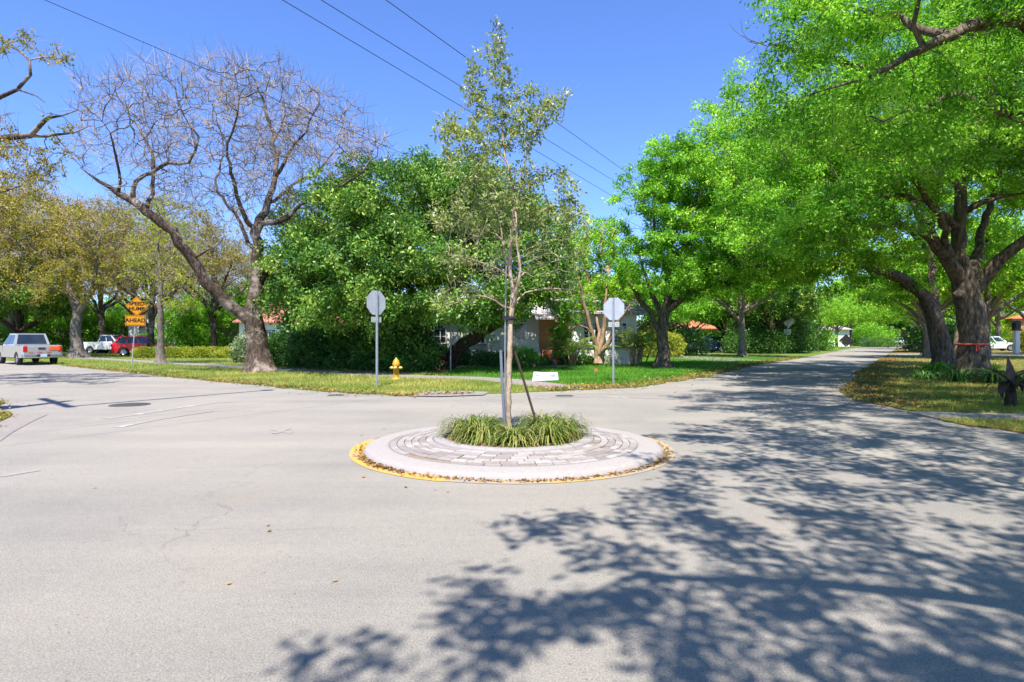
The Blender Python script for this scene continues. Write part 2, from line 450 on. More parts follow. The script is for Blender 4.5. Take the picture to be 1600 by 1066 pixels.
def tree_mesh(P, par, Rmin, rng, base_r, n_exp=2.1, flare=.7, tip=None):
    n = len(P); kids = [[] for _ in range(n)]
    for i, p in enumerate(par):
        if p >= 0: kids[p].append(i)
    tips = sum(1 for k in kids if not k)
    tip = tip or base_r / max(2, tips) ** (1 / n_exp)
    acc = np.zeros(n); R = np.zeros(n)
    for i in range(n - 1, -1, -1):
        R[i] = tip if not kids[i] else acc[i] ** (1 / n_exp)
        if i < len(Rmin): R[i] = Rmin[i]
        if par[i] >= 0: acc[par[i]] += R[i] ** n_exp
    return R, kids
def wood(P, par, R, kids, rng, ground=0., flare=.8, lumps=.1):
    mb = MB(); done = set(); stack = [0]
    V = []; Fc = []
    while stack:
        s = stack.pop(); chain = [s]
        while kids[chain[-1]]:
            ks = sorted(kids[chain[-1]], key=lambda k: -R[k]); chain.append(ks[0]); stack.extend(ks[1:])
        pts = P[chain].copy(); rr = R[chain].copy()
        if par[s] >= 0:
            pts = np.vstack([P[par[s]], pts]); rr = np.concatenate([[min(rr[0] * 1.25, R[par[s]])], rr])
        if len(pts) < 2: continue
        rm = rr.max(); ns = 12 if rm > .2 else 8 if rm > .08 else 5 if rm > .03 else 3
        t = np.gradient(pts, axis=0); t = unit(t)
        a = np.cross(t[0], [0.3, .9, .2]); a /= np.linalg.norm(a)
        ang = np.arange(ns) * 2 * PI / ns
        base = len(V); ph = rng.random(4) * 6.28
        for i in range(len(pts)):
            a = a - t[i] * a.dot(t[i]); a /= max(np.linalg.norm(a), 1e-6); b = np.cross(t[i], a)
            r = rr[i]
            k = np.ones(ns)
            if rm > .08:
                z = pts[i][2] - ground
                k = 1 + lumps * np.sin(3 * ang + ph[0] + z * 1.7) * .6 + lumps * np.sin(5 * ang + ph[1] - z * 2.9) * .45 + rng.normal(0, lumps * .25, ns)
                if s == 0 and flare:
                    fl = math.exp(-max(z, 0) / .38)
                    k = k * (1 + flare * fl * (1 + .55 * np.sin(5 * ang + ph[2])))
            ring = pts[i] + (np.cos(ang)[:, None] * a + np.sin(ang)[:, None] * b) * (r * k)[:, None]
            V.extend(ring.tolist())
        for i in range(len(pts) - 1):
            o = base + i * ns
            for k in range(ns):
                l = (k + 1) % ns; Fc.append((o + k, o + l, o + ns + l, o + ns + k))
        if par[s] < 0: Fc.append(tuple(base + k for k in range(ns)))
    mb.v = V; mb.f = Fc; mb.sm = [True] * len(Fc)
    return mb
def twig_quads(P, sel, rng, per, ln, r, up=.35, parent_dir=None):
    """fine three-sided twigs fanned from the chosen nodes"""
    c = np.repeat(P[sel], per, axis=0); n = len(c)
    d0 = unit((np.repeat(parent_dir, per, axis=0) if parent_dir is not None else 0) + rng.normal(0, .75, (n, 3)) + [0, 0, up])
    l = ln * (.45 + .9 * rng.random(n))[:, None]
    m = c + d0 * l * .5 + rng.normal(0, .03, (n, 3)) * l; d1 = unit(d0 + rng.normal(0, .3, (n, 3)) + [0, 0, up * .6]); e = m + d1 * l * .5
    out = []
    for (p, q, r0, r1) in ((c, m, r, r * .75), (m, e, r * .75, r * .35)):
        t = unit(q - p); a = unit(np.cross(t, [.31, .5, .81])); b = np.cross(t, a)
        for k in range(3):
            a0 = 2 * PI * k / 3; a1 = 2 * PI * (k + 1) / 3
            o0 = a * math.cos(a0) + b * math.sin(a0); o1 = a * math.cos(a1) + b * math.sin(a1)
            out.append(np.stack([p + o0 * r0, p + o1 * r0, q + o1 * r1, q + o0 * r1], 1))
    return np.vstack(out), e, d1
def leaves(cent, dirs, rng, Ln, Wd, droop=.1, spread=.9, up=.5, fold=.12):
    n = len(cent)
    d = unit(dirs + rng.normal(0, spread, (n, 3)) - [0, 0, droop])
    nm = unit(rng.normal(0, .7, (n, 3)) + [0, 0, up])
    s = unit(np.cross(d, nm)); nm = np.cross(s, d)
    l = Ln * (.6 + .8 * rng.random(n))[:, None]; w = Wd * (.6 + .8 * rng.random(n))[:, None]
    m = cent + d * l * .45 + nm * l * fold
    return np.stack([cent, m + s * w * .5, cent + d * l, m - s * w * .5], 1)

LAST = {}
def make_tree(name, label, cat, base, limbs, blobs, rng_seed, bark, leafm, base_r, n_attr=900, step=.45, di=3., dk=.7,
              leaf=(.13, .06), n_leaf=60000, rho=.35, leaf_r=.04, twigs=0, twig_len=.6, twig_r=.008, twigm=None, group=None,
              flare=.8, keep=1., droop=.12, up=.5, bias=(0, 0, .1), wob=.3, hollow=.3, pw=1., flat=.7, skel_leaf=0., low=None, n_exp=2.1, seg=.35, jit=.03, tip=None, lumps=.1):
    rng = np.random.default_rng(rng_seed)
    sk, par, Rm = skeleton(limbs, rng, seg, jit)
    A = sample_crown(blobs, n_attr, rng, hollow, pw)
    P, par = colonize(sk, par, A, rng, step, di, dk, bias=bias, wob=wob)
    R, kids = tree_mesh(P, par, Rm, rng, base_r, n_exp, tip=tip)
    root = thing(name, label, cat, base, group=group)
    off = np.array(base)
    Pl = P - off
    LAST['nodes'] = Pl[R < .006]
    w = wood(Pl, par, R, kids, rng, 0., flare, lumps)
    w.build('trunk', bark, root)
    ns = len(sk)
    thin = np.array([i for i in range(len(P)) if par[i] >= 0 and ((R[i] < leaf_r and i >= min(ns, len(P) - 1)) or (i < ns and R[i] < skel_leaf))])
    if len(thin) == 0: thin = np.arange(max(1, len(P) // 2), len(P))
    pd = unit(Pl[thin] - Pl[par[thin]])
    tips = np.array([j for j, i in enumerate(thin) if len(kids[i]) <= 1])
    if twigs:
        tq, te, td = twig_quads(Pl, thin[tips], rng, twigs, twig_len, twig_r, parent_dir=pd[tips] * .9)
        quads_mesh('twigs', tq, twigm or bark, root)
    if low:
        k = (Pl[thin][:, 2] > low[0]) | (rng.random(len(thin)) < low[1]); thin, pd = thin[k], pd[k]
    if n_leaf:
        if keep < 1:
            k = rng.random(len(thin)) < keep
            thin, pd = thin[k], pd[k]
        idx = rng.integers(0, len(thin), n_leaf)
        nd = thin[idx]; t = rng.random(n_leaf)[:, None]
        c = Pl[nd] * t + Pl[par[nd]] * (1 - t)
        # each twig end carries a tuft: leaves gather round a few centres instead of an even fog
        cl = rng.integers(0, 4, n_leaf)
        tuft = rng.normal(0, rho, (len(P), 4, 3)) * [1, 1, flat]
        c = c + tuft[nd, cl] + rng.normal(0, rho * .36, (n_leaf, 3)) * [1, 1, .4 + .6 * flat]
        ct = rng.random((len(P), 4))
        q = leaves(c, pd[idx] * .5, rng, leaf[0], leaf[1], droop, .9, up)
        tint = np.clip(.55 * ct[nd, cl] + .45 * rng.random(n_leaf), 0, 1)
        quads_mesh('crown', q, leafm, root, tint)
    return root

def bush(name, label, cat, base, boxes, seed, leafm, n, leaf=(.1, .05), group=None, stem=True, ragged=.09, bark=None):
    """boxes: rounded volumes (x, y, z, rx, ry, rz) round the base; leaves sit mostly on the outside, with inner stems"""
    rng = np.random.default_rng(seed)
    root = thing(name, label, cat, base, group=group)
    vol = np.array([b[3] * b[4] + b[3] * b[5] + b[4] * b[5] for b in boxes]); cnt = (vol / vol.sum() * n).astype(int)
    cs = []; ds = []
    for b, k in zip(boxes, cnt):
        d = rng.normal(size=(k, 3)); p = np.abs(d) ** 2.6; s = (p.sum(1)) ** (1 / 2.6); d = d / s[:, None]      # superellipsoid
        r = 1 - np.abs(rng.normal(0, .16, k)) + rng.normal(0, ragged, k) * .5
        bumpy = 1 + ragged * np.sin(d[:, 0] * 9 + seed) * np.sin(d[:, 1] * 8 + 1) + ragged * np.sin(d[:, 2] * 11 + d[:, 0] * 14)
        c = np.array(b[:3]) + d * (r * bumpy)[:, None] * np.array(b[3:6]); keep = c[:, 2] > .03
        cs.append(c[keep]); ds.append(unit(d)[keep])
    c = np.vstack(cs); d = np.vstack(ds)
    q = leaves(c, d * .7, rng, leaf[0], leaf[1], 0., .7, .45)
    tint = np.clip(.5 * (.5 + .5 * np.sin(c[:, 0] * 3.1 + seed) * np.sin(c[:, 2] * 4.7 + c[:, 1] * 2.3)) + .5 * rng.random(len(c)), 0, 1)
    quads_mesh('crown', q, leafm, root, tint)
    if stem:
        mb = MB()
        for b in boxes:
            m = max(2, int(b[3] * 2.2))
            for i in range(m):
                x = b[0] + (i + .5 - m / 2) / m * b[3] * 1.6 + rng.normal(0, .05); y = b[1] + rng.normal(0, b[4] * .25)
                top = b[2] + b[5] * .5
                mb.tube([(x, y, 0), (x + rng.normal(0, .05), y + rng.normal(0, .05), top * .5), (x + rng.normal(0, .12), y + rng.normal(0, .12), top)], [.03, .022, .012], 5)
        mb.build('stems', bark or M['bark_dark'], root)
    return root

def frond_plant(name, label, cat, base, n_fr, ln, seed, leafm, trunk_h=0., trunk_r=.1, arch=.9, group=None, leaflet=.32, cane=False):
    rng = np.random.default_rng(seed); root = thing(name, label, cat, base, group=group)
    Q = []; T = []; mb = MB()
    heads = [(0, 0, trunk_h)]
    if cane:
        heads = []
        for i in range(9):
            a = rng.random() * 6.28; h = trunk_h * (.5 + .6 * rng.random()); d = .12 + .25 * rng.random()
            p = (math.cos(a) * d, math.sin(a) * d, 0); q = (math.cos(a) * d * 2.6, math.sin(a) * d * 2.6, h)
            mb.tube([p, q], [trunk_r, trunk_r * .6], 6); heads.append(q)
    elif trunk_h > 0:
        mb.tube([(0, 0, 0), (.05, 0, trunk_h * .5), (0, 0.02, trunk_h)], [trunk_r * 1.3, trunk_r, trunk_r * .9], 10)
    for i in range(n_fr):
        hd = np.array(heads[i % len(heads)]); a = rng.random() * 6.28; el = .35 + .95 * rng.random()
        l = ln * (.75 + .4 * rng.random()); K = 16; p = hd.copy(); pts = [p.copy()]; e = el
        for k in range(K):
            e -= arch * 1.6 / K * (.5 + k / K)
            p = p + np.array([math.cos(a) * math.cos(e), math.sin(a) * math.cos(e), math.sin(e)]) * l / K; pts.append(p.copy())
        pts = np.array(pts); mb.tube([tuple(x) for x in pts[::4]], [.014, .012, .009, .006, .003][:len(pts[::4])], 4)
        tn = rng.random()
        for k in range(2, K + 1):
            t = unit(pts[k] - pts[k - 1]); sd = np.array([-math.sin(a), math.cos(a), 0])
            ll = leaflet * math.sin(PI * (.12 + .85 * k / K)) * l / ln
            for s in (-1, 1):
                for h in (0, .5):
                    b0 = pts[k] * (1 - h) + pts[k - 1] * h
                    d = unit(sd * s * .85 + t * .55 + np.array([0, 0, -.28]) + rng.normal(0, .08, 3))
                    w = np.cross(d, unit(np.cross(t, sd))) * .022
                    Q.append([b0, b0 + d * ll * .4 + w, b0 + d * ll, b0 + d * ll * .4 - w]); T.append(.3 * rng.random() + .7 * tn)
    quads_mesh('fronds', np.array(Q), leafm, root, np.array(T))
    if mb.v: mb.build('stem', M['bark_crape'], root)
    return root

def strap_clump(n, rad, ln, rng, width=.016, spread=1.):
    """arching strap-like blades from a small crown: returns quads and tints"""
    Q = []; T = []
    for i in range(n):
        a = rng.random() * 2 * PI; r0 = rad * .35 * math.sqrt(rng.random()); b = np.array([math.cos(a) * r0, math.sin(a) * r0, 0.])
        az = a + rng.normal(0, .5); e = 1.5 - spread * abs(rng.normal(0, .55)); l = ln * (.55 + .6 * rng.random()); K = 5
        p = b.copy(); sd = np.array([-math.sin(az), math.cos(az), 0.]); tn = np.clip(rng.normal(.42, .26), 0, 1)
        pr = p.copy(); wp = width
        for k in range(K):
            e -= (.16 + .17 * k) * (.7 + .6 * rng.random())
            q = p + np.array([math.cos(az) * math.cos(e), math.sin(az) * math.cos(e), math.sin(e)]) * l / K
            wq = width * (1 - ((k + 1) / K) ** 2) + .002
            Q.append([p - sd * wp / 2, p + sd * wp / 2, q + sd * wq / 2, q - sd * wq / 2]); T.append(min(1, tn + (.2 if k == K - 1 else 0)))
            p = q; wp = wq
    Q = np.array(Q); Q[..., 2] = np.maximum(Q[..., 2], .004)
    return Q, np.array(T)

# ------------------------------------------------------------------ setting
def structure(o): o['kind'] = 'structure'; return o
def stuff(o, label=None, cat=None): return tag(o, label, cat, kind='stuff')
def ragged(pts, seg, amp, seed, closed=True):
    rng = np.random.default_rng(seed); out = []
    n = len(pts)
    for i in range(n if closed else n - 1):
        a = np.array(pts[i], float); b = np.array(pts[(i + 1) % n], float); l = np.linalg.norm(b - a)
        far = min(abs(a[1]), 200) > 70 or max(np.abs(a).max(), np.abs(b).max()) > 62
        k = 1 if far else max(1, int(l / seg))
        for j in range(k):
            p = a + (b - a) * j / k
            if not far and j > 0: p = p + rng.normal(0, amp, 2)
            out.append(tuple(p))
    return out
def slab(name, pts, mat, z0, z1): return structure(MB().prism(pts, z0, z1, 'Z').build(name, mat))
def sheet(name, pts, mat, z): return structure(MB().poly([(x, y, z) for x, y in pts]).build(name, mat))
def strip(pts, w):
    p = [Vector(q) for q in pts]; l = []; r = []
    for i in range(len(p)):
        t = (p[min(i + 1, len(p) - 1)] - p[max(i - 1, 0)]).normalized(); n = Vector((-t.y, t.x)) * w / 2
        l.append(tuple(p[i] + n)); r.append(tuple(p[i] - n))
    return l + r[::-1]
def inside(poly, x, y):
    c = np.zeros(len(x), bool); n = len(poly)
    for i in range(n):
        x0, y0 = poly[i]; x1, y1 = poly[(i + 1) % n]
        if y0 == y1: continue
        h = ((y0 > y) != (y1 > y)) & (x < (x1 - x0) * (y - y0) / (y1 - y0) + x0); c ^= h
    return c

sheet('ground', [(-900, -900), (900, -900), (900, 900), (-900, 900)], M['ground'], -.06)
ROAD = [(92, 148.5), (47, 88), (20.5, 47.5), (11.5, 34), (6, 24.7), (3, 20.5), (-2.5, 18), (-5.5, 19.2), (-11.2, 24), (-24, 35), (-60, 64), (-150, 136),
        (-151, 108), (-61, 51), (-29, 27), (-15, 15), (-12.5, 12.5), (-10.8, 10), (-11, 7.5), (-16, -1), (-44, -36), (-14, -30), (2.6, -4), (5.2, .5), (10, 1), (44, -26), (46, -14),
        (14, 7), (11, 10), (10.2, 13), (10.4, 16), (12.5, 20), (17.5, 28), (29.5, 45.5), (54, 83.5), (99, 143.5)]
sheet('road', ROAD, M['road'], 0.)
W_EDGE = [(93, 147), (48, 86.6), (21.8, 46), (13, 33), (7.5, 23.75), (5.3, 20.8), (4, 19.1), (2.6, 18.2), (1.1, 17.5), (-1.0, 16.6), (-2.7, 16.1), (-4.5, 16.8), (-6.05, 18), (-11.9, 22.7), (-24.6, 33.5), (-60, 62), (-150, 130)]
W_LAWN = ragged(W_EDGE + [(-150, 260), (160, 260)], .40, .10, 1)
slab('lawn', W_LAWN, M['lawn'], -.04, .02)
LUSH = ragged([(-2.9, 24.4), (-.6, 23.4), (1.9, 19.9), (3.9, 19.6), (5.3, 21.4), (7.2, 24.3), (12.5, 33), (20.5, 45), (10, 56), (-2, 38)], .5, .09, 2)
slab('lush_lawn', LUSH, M['lawn_green'], -.03, .032)
NE_LAWN = ragged([(98, 144), (53, 84), (28, 46), (16.2, 28.3), (12.2, 21.8), (11.2, 20.2), (9.5, 17.6), (8.85, 16), (8.5, 14.5), (8.4, 13.2), (8.15, 12), (8.0, 10.6), (8.3, 9.5), (10, 8), (14, 5), (42, -15), (200, -15), (200, 200)], .40, .09, 3)
slab('corner_lawn', NE_LAWN, M['lawn_litter'], -.04, .022)
SW_LAWN = ragged([(-12, 14.4), (-11.2, 13), (-10.1, 12.3), (-9.75, 11.8), (-8.9, 10.4), (-8.5, 9.2), (-9.4, 7.2), (-14, -1), (-42, -36), (-160, -30), (-160, 108), (-60, 52.6), (-28.5, 28.8), (-15, 17)], .45, .05, 4)
slab('west_lawn', SW_LAWN, M['lawn_litter'], -.04, .024)
SE_LAWN = ragged([(5.4, 3.4), (4.7, 1.2), (3.5, -2), (-3, -12), (-14, -30), (20, -60), (60, -60), (44, -24), (9, 1.2)], .5, .05, 5)
slab('near_lawn', SE_LAWN, M['lawn_litter'], -.04, .022)
slab('sidewalk', strip([(-62, 71), (-36, 48.8), (-21.6, 37.6), (-12, 30), (-5, 24.6), (-3.2, 23.6), (-1.6, 23.1), (-.3, 21.9), (.7, 20.2), (1.7, 18.3)], 1.35), M['concrete'], -.03, .034)
slab('path', strip([(-7, 34.4), (-3.5, 33.2), (.5, 31.6), (2.4, 32.2), (2.6, 33.4)], 1.1), M['concrete'], -.03, .044)
slab('sidewalk', [(8.12, 12.5), (8.05, 11.55), (14, 10.2), (42, 3), (42, 4.3), (14, 11.45)], M['concrete'], -.03, .036)
sheet('pavement', [(-9.35, 12.25), (-9.0, 11.5), (-8.2, 10), (-7.6, 9), (-7.3, 8), (-8.0, 6.9), (-9.1, 7.4), (-8.6, 9.2), (-9, 10.5), (-9.85, 11.8)], M['concrete'], .008)
sheet('pavement', [(-2.75, 16.05), (-1.9, 15.85), (-.75, 16.3), (-.65, 17.2), (-1.4, 17.5), (-2.4, 17.25)], M['concrete'], .026)
slab('driveway', [(30.4, 49.2), (36.5, 58.6), (90, 62), (90, 52)], M['concrete'], -.03, .03)
slab('driveway', [(14, 39), (17, 41), (15, 62), (22, 66), (10, 66), (10, 50)], M['concrete'], -.03, .038)

def marking(pts, w, mat, z=.005): return sheet('road_marking', strip(pts, w), mat, z)
marking([G(165, 655), G(230, 645), G(330, 630), G(372, 628)], .22, M['white_line'])
marking([G(185, 668), G(250, 655), G(330, 643)], .14, M['white_line'], .006)
marking([G(0, 745), G(60, 735)], .12, M['white_line'])
marking([G(425, 671), G(455, 677)], .10, M['white_line']); marking([G(428, 678), G(452, 670)], .10, M['white_line'], .007)
marking([G(830, 622), G(940, 620), G(1060, 624), G(1200, 633)], .16, M['white_line'])
marking([G(1158, 599), G(1200, 585), G(1242, 572)], .20, M['yellow_line'])
for k in range(4):
    d = Vector((.545, .838)); p = Vector((18.2, 39.5)) + d * (k * 14)
    marking([tuple(p), tuple(p + d * 5)], .16, M['yellow_line'])

def iron_cover(label, u, v, r, grid=True):
    t = thing('manhole_cover' if grid else 'valve_cover', label, 'utility cover', (*G(u, v), 0))
    f = MB().lathe([(r, 0), (r, .012), (r * .88, .014), (r * .88, .006)], 28); f.build('frame', M['iron'], t)
    c = MB().lathe([(r * .87, .004), (r * .86, .011), (.001, .011)], 28)
    if grid:
        for i in range(-4, 5):
            y = i * r * .17; w = math.sqrt(max(0, (r * .8) ** 2 - y * y)) * 2
            c.box((0, y, .014), (w, r * .07, .006))
    c.build('lid', M['iron'], t)
iron_cover('round cast iron manhole cover in the sunlit asphalt beside the pole shadow', 203, 633, .42)
iron_cover('small flat iron valve cover by the curb left of the stop sign post', 525, 618, .22, False)
iron_cover('small flat iron valve cover in the gutter right of the planted circle', 882, 619, .24, False)

# ------------------------------------------------------------------ the little traffic circle
IX, IY = 0.02, 8.66
isl = thing('traffic_island', 'round raised traffic island of pale brick with concrete curb and planted middle', 'traffic island', (IX, IY, 0))
mb = MB().lathe([(2.09, -.02), (2.065, .02), (2.05, .05), (2.02, .066), (1.96, .072), (1.78, .088), (1.735, .087), (1.73, .05)], 96)
mb.build('curb', M['curb'], isl)
mb = MB().lathe([(1.735, .068), (1.4, .095), (1.125, .118)], 96); mb.build('mortar_bed', M['joint'], isl)
rng = random.Random(7); mb = MB()
rows = [(1.725 - i * .0985, 1.725 - i * .0985 - .090) for i in range(6)]
for ri, (ro, rn) in enumerate(rows):
    nb = int(2 * PI * ro / .205); off = rng.random()
    for k in range(nb):
        a0 = 2 * PI * (k + off) / nb; a1 = 2 * PI * (k + off + .955) / nb; am = ((a0 + a1) / 2) % (2 * PI)
        if ri == 0 and math.radians(216) < am < math.radians(243): continue          # the gap where bricks are missing
        if rng.random() < .008: continue
        dz = rng.gauss(0, .0025); zo = .086 + (1.73 - ro) * .082 + dz; zi = .086 + (1.73 - rn) * .082 + dz + rng.gauss(0, .0012)
        j = .004
        pts = []
        for (r, z) in ((ro, zo), (rn, zi)):
            for a in (a0, (a0 + a1) / 2, a1): pts.append((r * math.cos(a), r * math.sin(a), z))
        top = [Vector(p) for p in pts]; cen = sum(top, Vector()) / 6
        low = [p - Vector((0, 0, .05)) for p in top]; inn = [p + (cen - p) * .045 + Vector((0, 0, .0)) for p in top]; sh = [p - Vector((0, 0, .006)) for p in top]
        ring = [0, 1, 2, 5, 4, 3]
        b = len(mb.v); mb.v.extend([tuple(p) for p in inn + sh + low])
        mb.f.append(tuple(b + i for i in ring)); mb.sm.append(False)
        for q in range(6):
            i0, i1 = ring[q], ring[(q + 1) % 6]
            for o in (0, 6): mb.f.append((b + o + i0, b + o + 6 + i0, b + o + 6 + i1, b + o + i1)); mb.sm.append(False)
bo = mb.build('brick_paving', M['brick'], isl); rb_ = np.random.default_rng(8); bt = np.repeat(rb_.random(len(bo.data.polygons) // 13 + 1), 13)[:len(bo.data.polygons)]
bo.data.attributes.new('tint', 'FLOAT', 'FACE').data.foreach_set('value', bt.astype(np.float32))
mb = MB().lathe([(1.135, .08), (1.132, .150), (1.115, .162), (1.0, .168), (.985, .160), (.98, .10)], 72); mb.build('planter_kerb', M['ring'], isl)
mb = MB(); mb.lathe([(.985, .145), (.6, .165), (.2, .18), (.001, .18)], 40); mb.build('soil', M['joint'], isl)
def ring_sector(a0, a1, r0, r1, mat, z):
    n = 48; p = [(IX + r1 * math.cos(math.radians(a0 + (a1 - a0) * i / n)), IY + r1 * math.sin(math.radians(a0 + (a1 - a0) * i / n))) for i in range(n + 1)] + [(IX + r0 * math.cos(math.radians(a1 - (a1 - a0) * i / n)), IY + r0 * math.sin(math.radians(a1 - (a1 - a0) * i / n))) for i in range(n + 1)]
    sheet('road_marking', p, mat, z)
ring_sector(165, 250, 2.06, 2.26, M['yellow_strong'], .0055)
ring_sector(250, 388, 2.06, 2.23, M['yellow'], .005)

nr = np.random.default_rng(11)
def litter_obj(name, label, x, y, z, ln, wd, mat, seed, flat=.25, cat=None):
    r = np.random.default_rng(seed); n = len(x)
    c = np.stack([x, y, z + .006 + .012 * r.random(n)], 1); az = r.random(n) * 6.28
    d = np.stack([np.cos(az), np.sin(az), r.normal(0, flat * .6, n)], 1)
    q = leaves(c, d, r, ln, wd, 0., .05, 3., .1)
    q[..., 2] = np.maximum(q[..., 2], (z + .003)[:, None] if hasattr(z, '__len__') else z + .003)
    return stuff(quads_mesh(name, q, mat, None, r.random(n)), label, cat)
a = np.concatenate([nr.normal(3.75, .3, 420), nr.normal(4.9, .35, 260), nr.normal(5.75, .25, 220), nr.random(110) * 6.28]); r_ = 2.085 + np.abs(nr.normal(0, .045, len(a)))
litter_obj('dirt_and_leaves', 'brown leaf litter and dirt gathered against the curb of the traffic island', IX + r_ * np.cos(a), IY + r_ * np.sin(a), np.full(len(a), .004), .045, .025, M['litter'], 3, .5, 'leaf litter')
a = nr.random(360) * 6.28; r_ = .72 + .2 * nr.random(360)
litter_obj('dead_leaves', 'dry brown leaves lying in the planting bed of the traffic island', IX + r_ * np.cos(a), IY + r_ * np.sin(a), np.full(360, .162), .05, .025, M['litter'], 4, .4, 'leaf litter')

clump_spots = [(-.62, .05, .50, 'bushy clump of strap grass at the left end of the island bed'),
               (-.40, -.40, .46, 'arching strap grass clump at the left front of the island bed'),
               (.02, -.58, .40, 'low strap grass clump in front of the sapling trunk'),
               (.43, -.42, .47, 'dense strap grass clump at the right front of the island bed'),
               (.66, .05, .50, 'bushy clump of strap grass at the right end of the island bed'),
               (.42, .42, .50, 'strap grass clump behind the brown stake on the island'),
               (-.45, .45, .40, 'strap grass clump at the back left of the island bed')]
for i, (x, y, l, lab) in enumerate(clump_spots):
    r2 = np.random.default_rng(50 + i); q, t = strap_clump(430, .36, l * 1.16, r2, .015, 1.1)
    o = quads_mesh('strap_grass_clump', q, M['blade'], None, t, (IX + x * 1.04, IY + y * 1.04, .156))
    tag(o, lab, 'plant', 'strap grass clumps in the traffic island')

# ------------------------------------------------------------------ the sapling
YS = IY + .04
bx, by = W(793, 675, YS)[0], YS
sap_l = [[(793, 679, .056, 0), (793, 654, .051, 0), (795, 600, .045, 0), (796, 545, .043, 0), (798, 500, .041, 0), (800, 482, .042, 0), (801, 455, .034, .02), (797, 420, .030, .03), (799, 370, .027, .02), (803, 320, .024, 0), (801, 285, .02, -.02), (792, 252, .017, 0), (786, 215, .014, .03), (783, 165, .012, 0), (785, 125, .010, 0), (782, 80, .007, 0), (779, 34, .004, 0)],
         [(801, 482, .03, 0), (806, 455, .026, -.1), (813, 425, .022, -.18), (808, 380, .019, -.2), (806, 330, .016, -.15), (812, 290, .013, -.1), (822, 245, .011, -.05), (838, 205, .009, .1), (852, 165, .006, .15)],
         [(799, 430, .02, 0), (789, 395, .018, .1), (782, 350, .016, .15), (772, 318, .014, .2), (768, 290, .011, .25), (745, 250, .008, .3), (715, 215, .005, .3)],
         [(798, 488, .02, 0), (775, 470, .014, -.1), (745, 462, .011, -.2), (715, 472, .008, -.2), (690, 482, .005, -.2)],
         [(801, 478, .02, 0), (820, 458, .015, .1), (850, 452, .012, .2), (890, 453, .008, .3), (922, 462, .005, .3)],
         [(800, 440, .015, 0), (830, 420, .011, .2), (870, 408, .007, .4), (905, 400, .004, .4)],
         [(797, 430, .015, 0), (765, 415, .011, -.25), (725, 402, .007, -.5), (700, 398, .004, -.5)],
         [(803, 350, .013, 0), (835, 335, .010, -.1), (872, 318, .006, -.2), (905, 300, .004, -.2)],
         [(792, 380, .013, 0), (765, 360, .010, .1), (725, 345, .006, .2), (695, 335, .004, .2)],
         [(790, 250, .010, 0), (760, 225, .008, -.1), (720, 205, .005, -.2), (686, 208, .003, -.2)],
         [(803, 300, .012, 0), (840, 275, .008, .1), (880, 264, .004, .2)],
         [(785, 200, .008, 0), (755, 165, .006, .05), (725, 135, .004, .1)],
         [(787, 230, .009, 0), (825, 185, .006, -.1), (865, 155, .004, -.2), (888, 145, .003, -.2)]]
sap_b = pix_blobs(YS, [(780, 75, 16, 45, 0, .2), (762, 130, 40, 55, 0, .35), (800, 150, 25, 45, .1, .3), (845, 170, 45, 30, -.1, .35), (720, 190, 42, 22, .1, .35), (790, 205, 70, 38, 0, .6), (730, 232, 48, 22, -.1, .4),
                       (765, 300, 70, 40, 0, .6), (845, 300, 60, 45, 0, .5), (720, 350, 55, 45, .1, .6), (870, 350, 55, 40, 0, .6), (740, 415, 62, 45, 0, .7), (865, 415, 60, 40, 0, .7), (790, 370, 80, 80, .1, .8), (700, 465, 35, 18, 0, .4), (900, 455, 30, 14, .1, .4)])
sap = make_tree('sapling', 'slender staked sapling with pale trunk and white blossoms growing from the island bed', 'tree', (bx, by, .16), [pix_limb(YS, l) for l in sap_l], sap_b, 21,
                M['bark_sap'], M['leaf_sap'], .062, n_attr=1700, step=.10, di=.8, dk=.13, pw=.5, skel_leaf=.012, low=(2.95, .12), leaf=(.064, .027), n_leaf=10800, rho=.055, leaf_r=.008, flare=.25, seg=.1, jit=.006, tip=.0022, wob=.28,
                twigs=1, twig_len=.16, twig_r=.0022, twigm=M['bark_sap'], droop=.15, lumps=.04, up=.3)
rs = np.random.default_rng(5); sap_nodes = LAST['nodes']
bm = MB()
for k in range(7):
    a = k * 2 * PI / 7; e = .35
    bm.add([(0, 0, 0), (.028 * math.cos(a - .4), .028 * math.sin(a - .4), .012), (.045 * math.cos(a), .045 * math.sin(a), .03), (.028 * math.cos(a + .4), .028 * math.sin(a + .4), .012)], [(0, 1, 2, 3)])
b0 = bm.build('blossom', M['blossom'], sap)
sp = [(779, 38), (752, 48), (740, 66), (757, 70), (741, 88), (706, 100), (700, 129), (712, 125), (735, 160), (760, 112), (772, 85), (866, 112), (889, 143), (885, 152), (893, 149), (875, 146), (870, 155), (845, 178), (824, 268), (838, 272), (913, 267), (770, 306), (776, 310), (684, 170), (690, 182), (743, 175), (808, 150), (862, 176), (790, 186), (671, 331), (683, 352), (928, 349)]
for i, (u, v) in enumerate(sp):
    o = b0 if i == 0 else b0.copy()
    if i: C.objects.link(o); o.parent = sap
    p = W(u, v, YS + rs.normal(0, .12)); nn = sap_nodes; p = nn[np.linalg.norm((nn - np.array((p[0] - bx, p[1] - by, p[2] - .16))) * [1, .3, 1], axis=1).argmin()]; o.location = tuple(p + rs.normal(0, .02, 3)); o.rotation_euler = (rs.normal(1, .6), rs.normal(0, .6), rs.random() * 6)
    s = .55 + .5 * rs.random(); o.scale = (s, s, s)
def stake(name, label, pts, r, mat, cat='stake'):
    b = pts[0]; o = MB().tube([tuple(np.array(p) - np.array(b)) for p in pts], r, 8).build(name, mat, None, b); tag(o, label, cat); return o
stake('metal_stake', 'thin grey steel stake standing straight against the sapling trunk', [W(790, 678, YS - .08), W(789, 540, YS - .07), W(791, 415, YS - .07)], .011, M['stakesteel'])
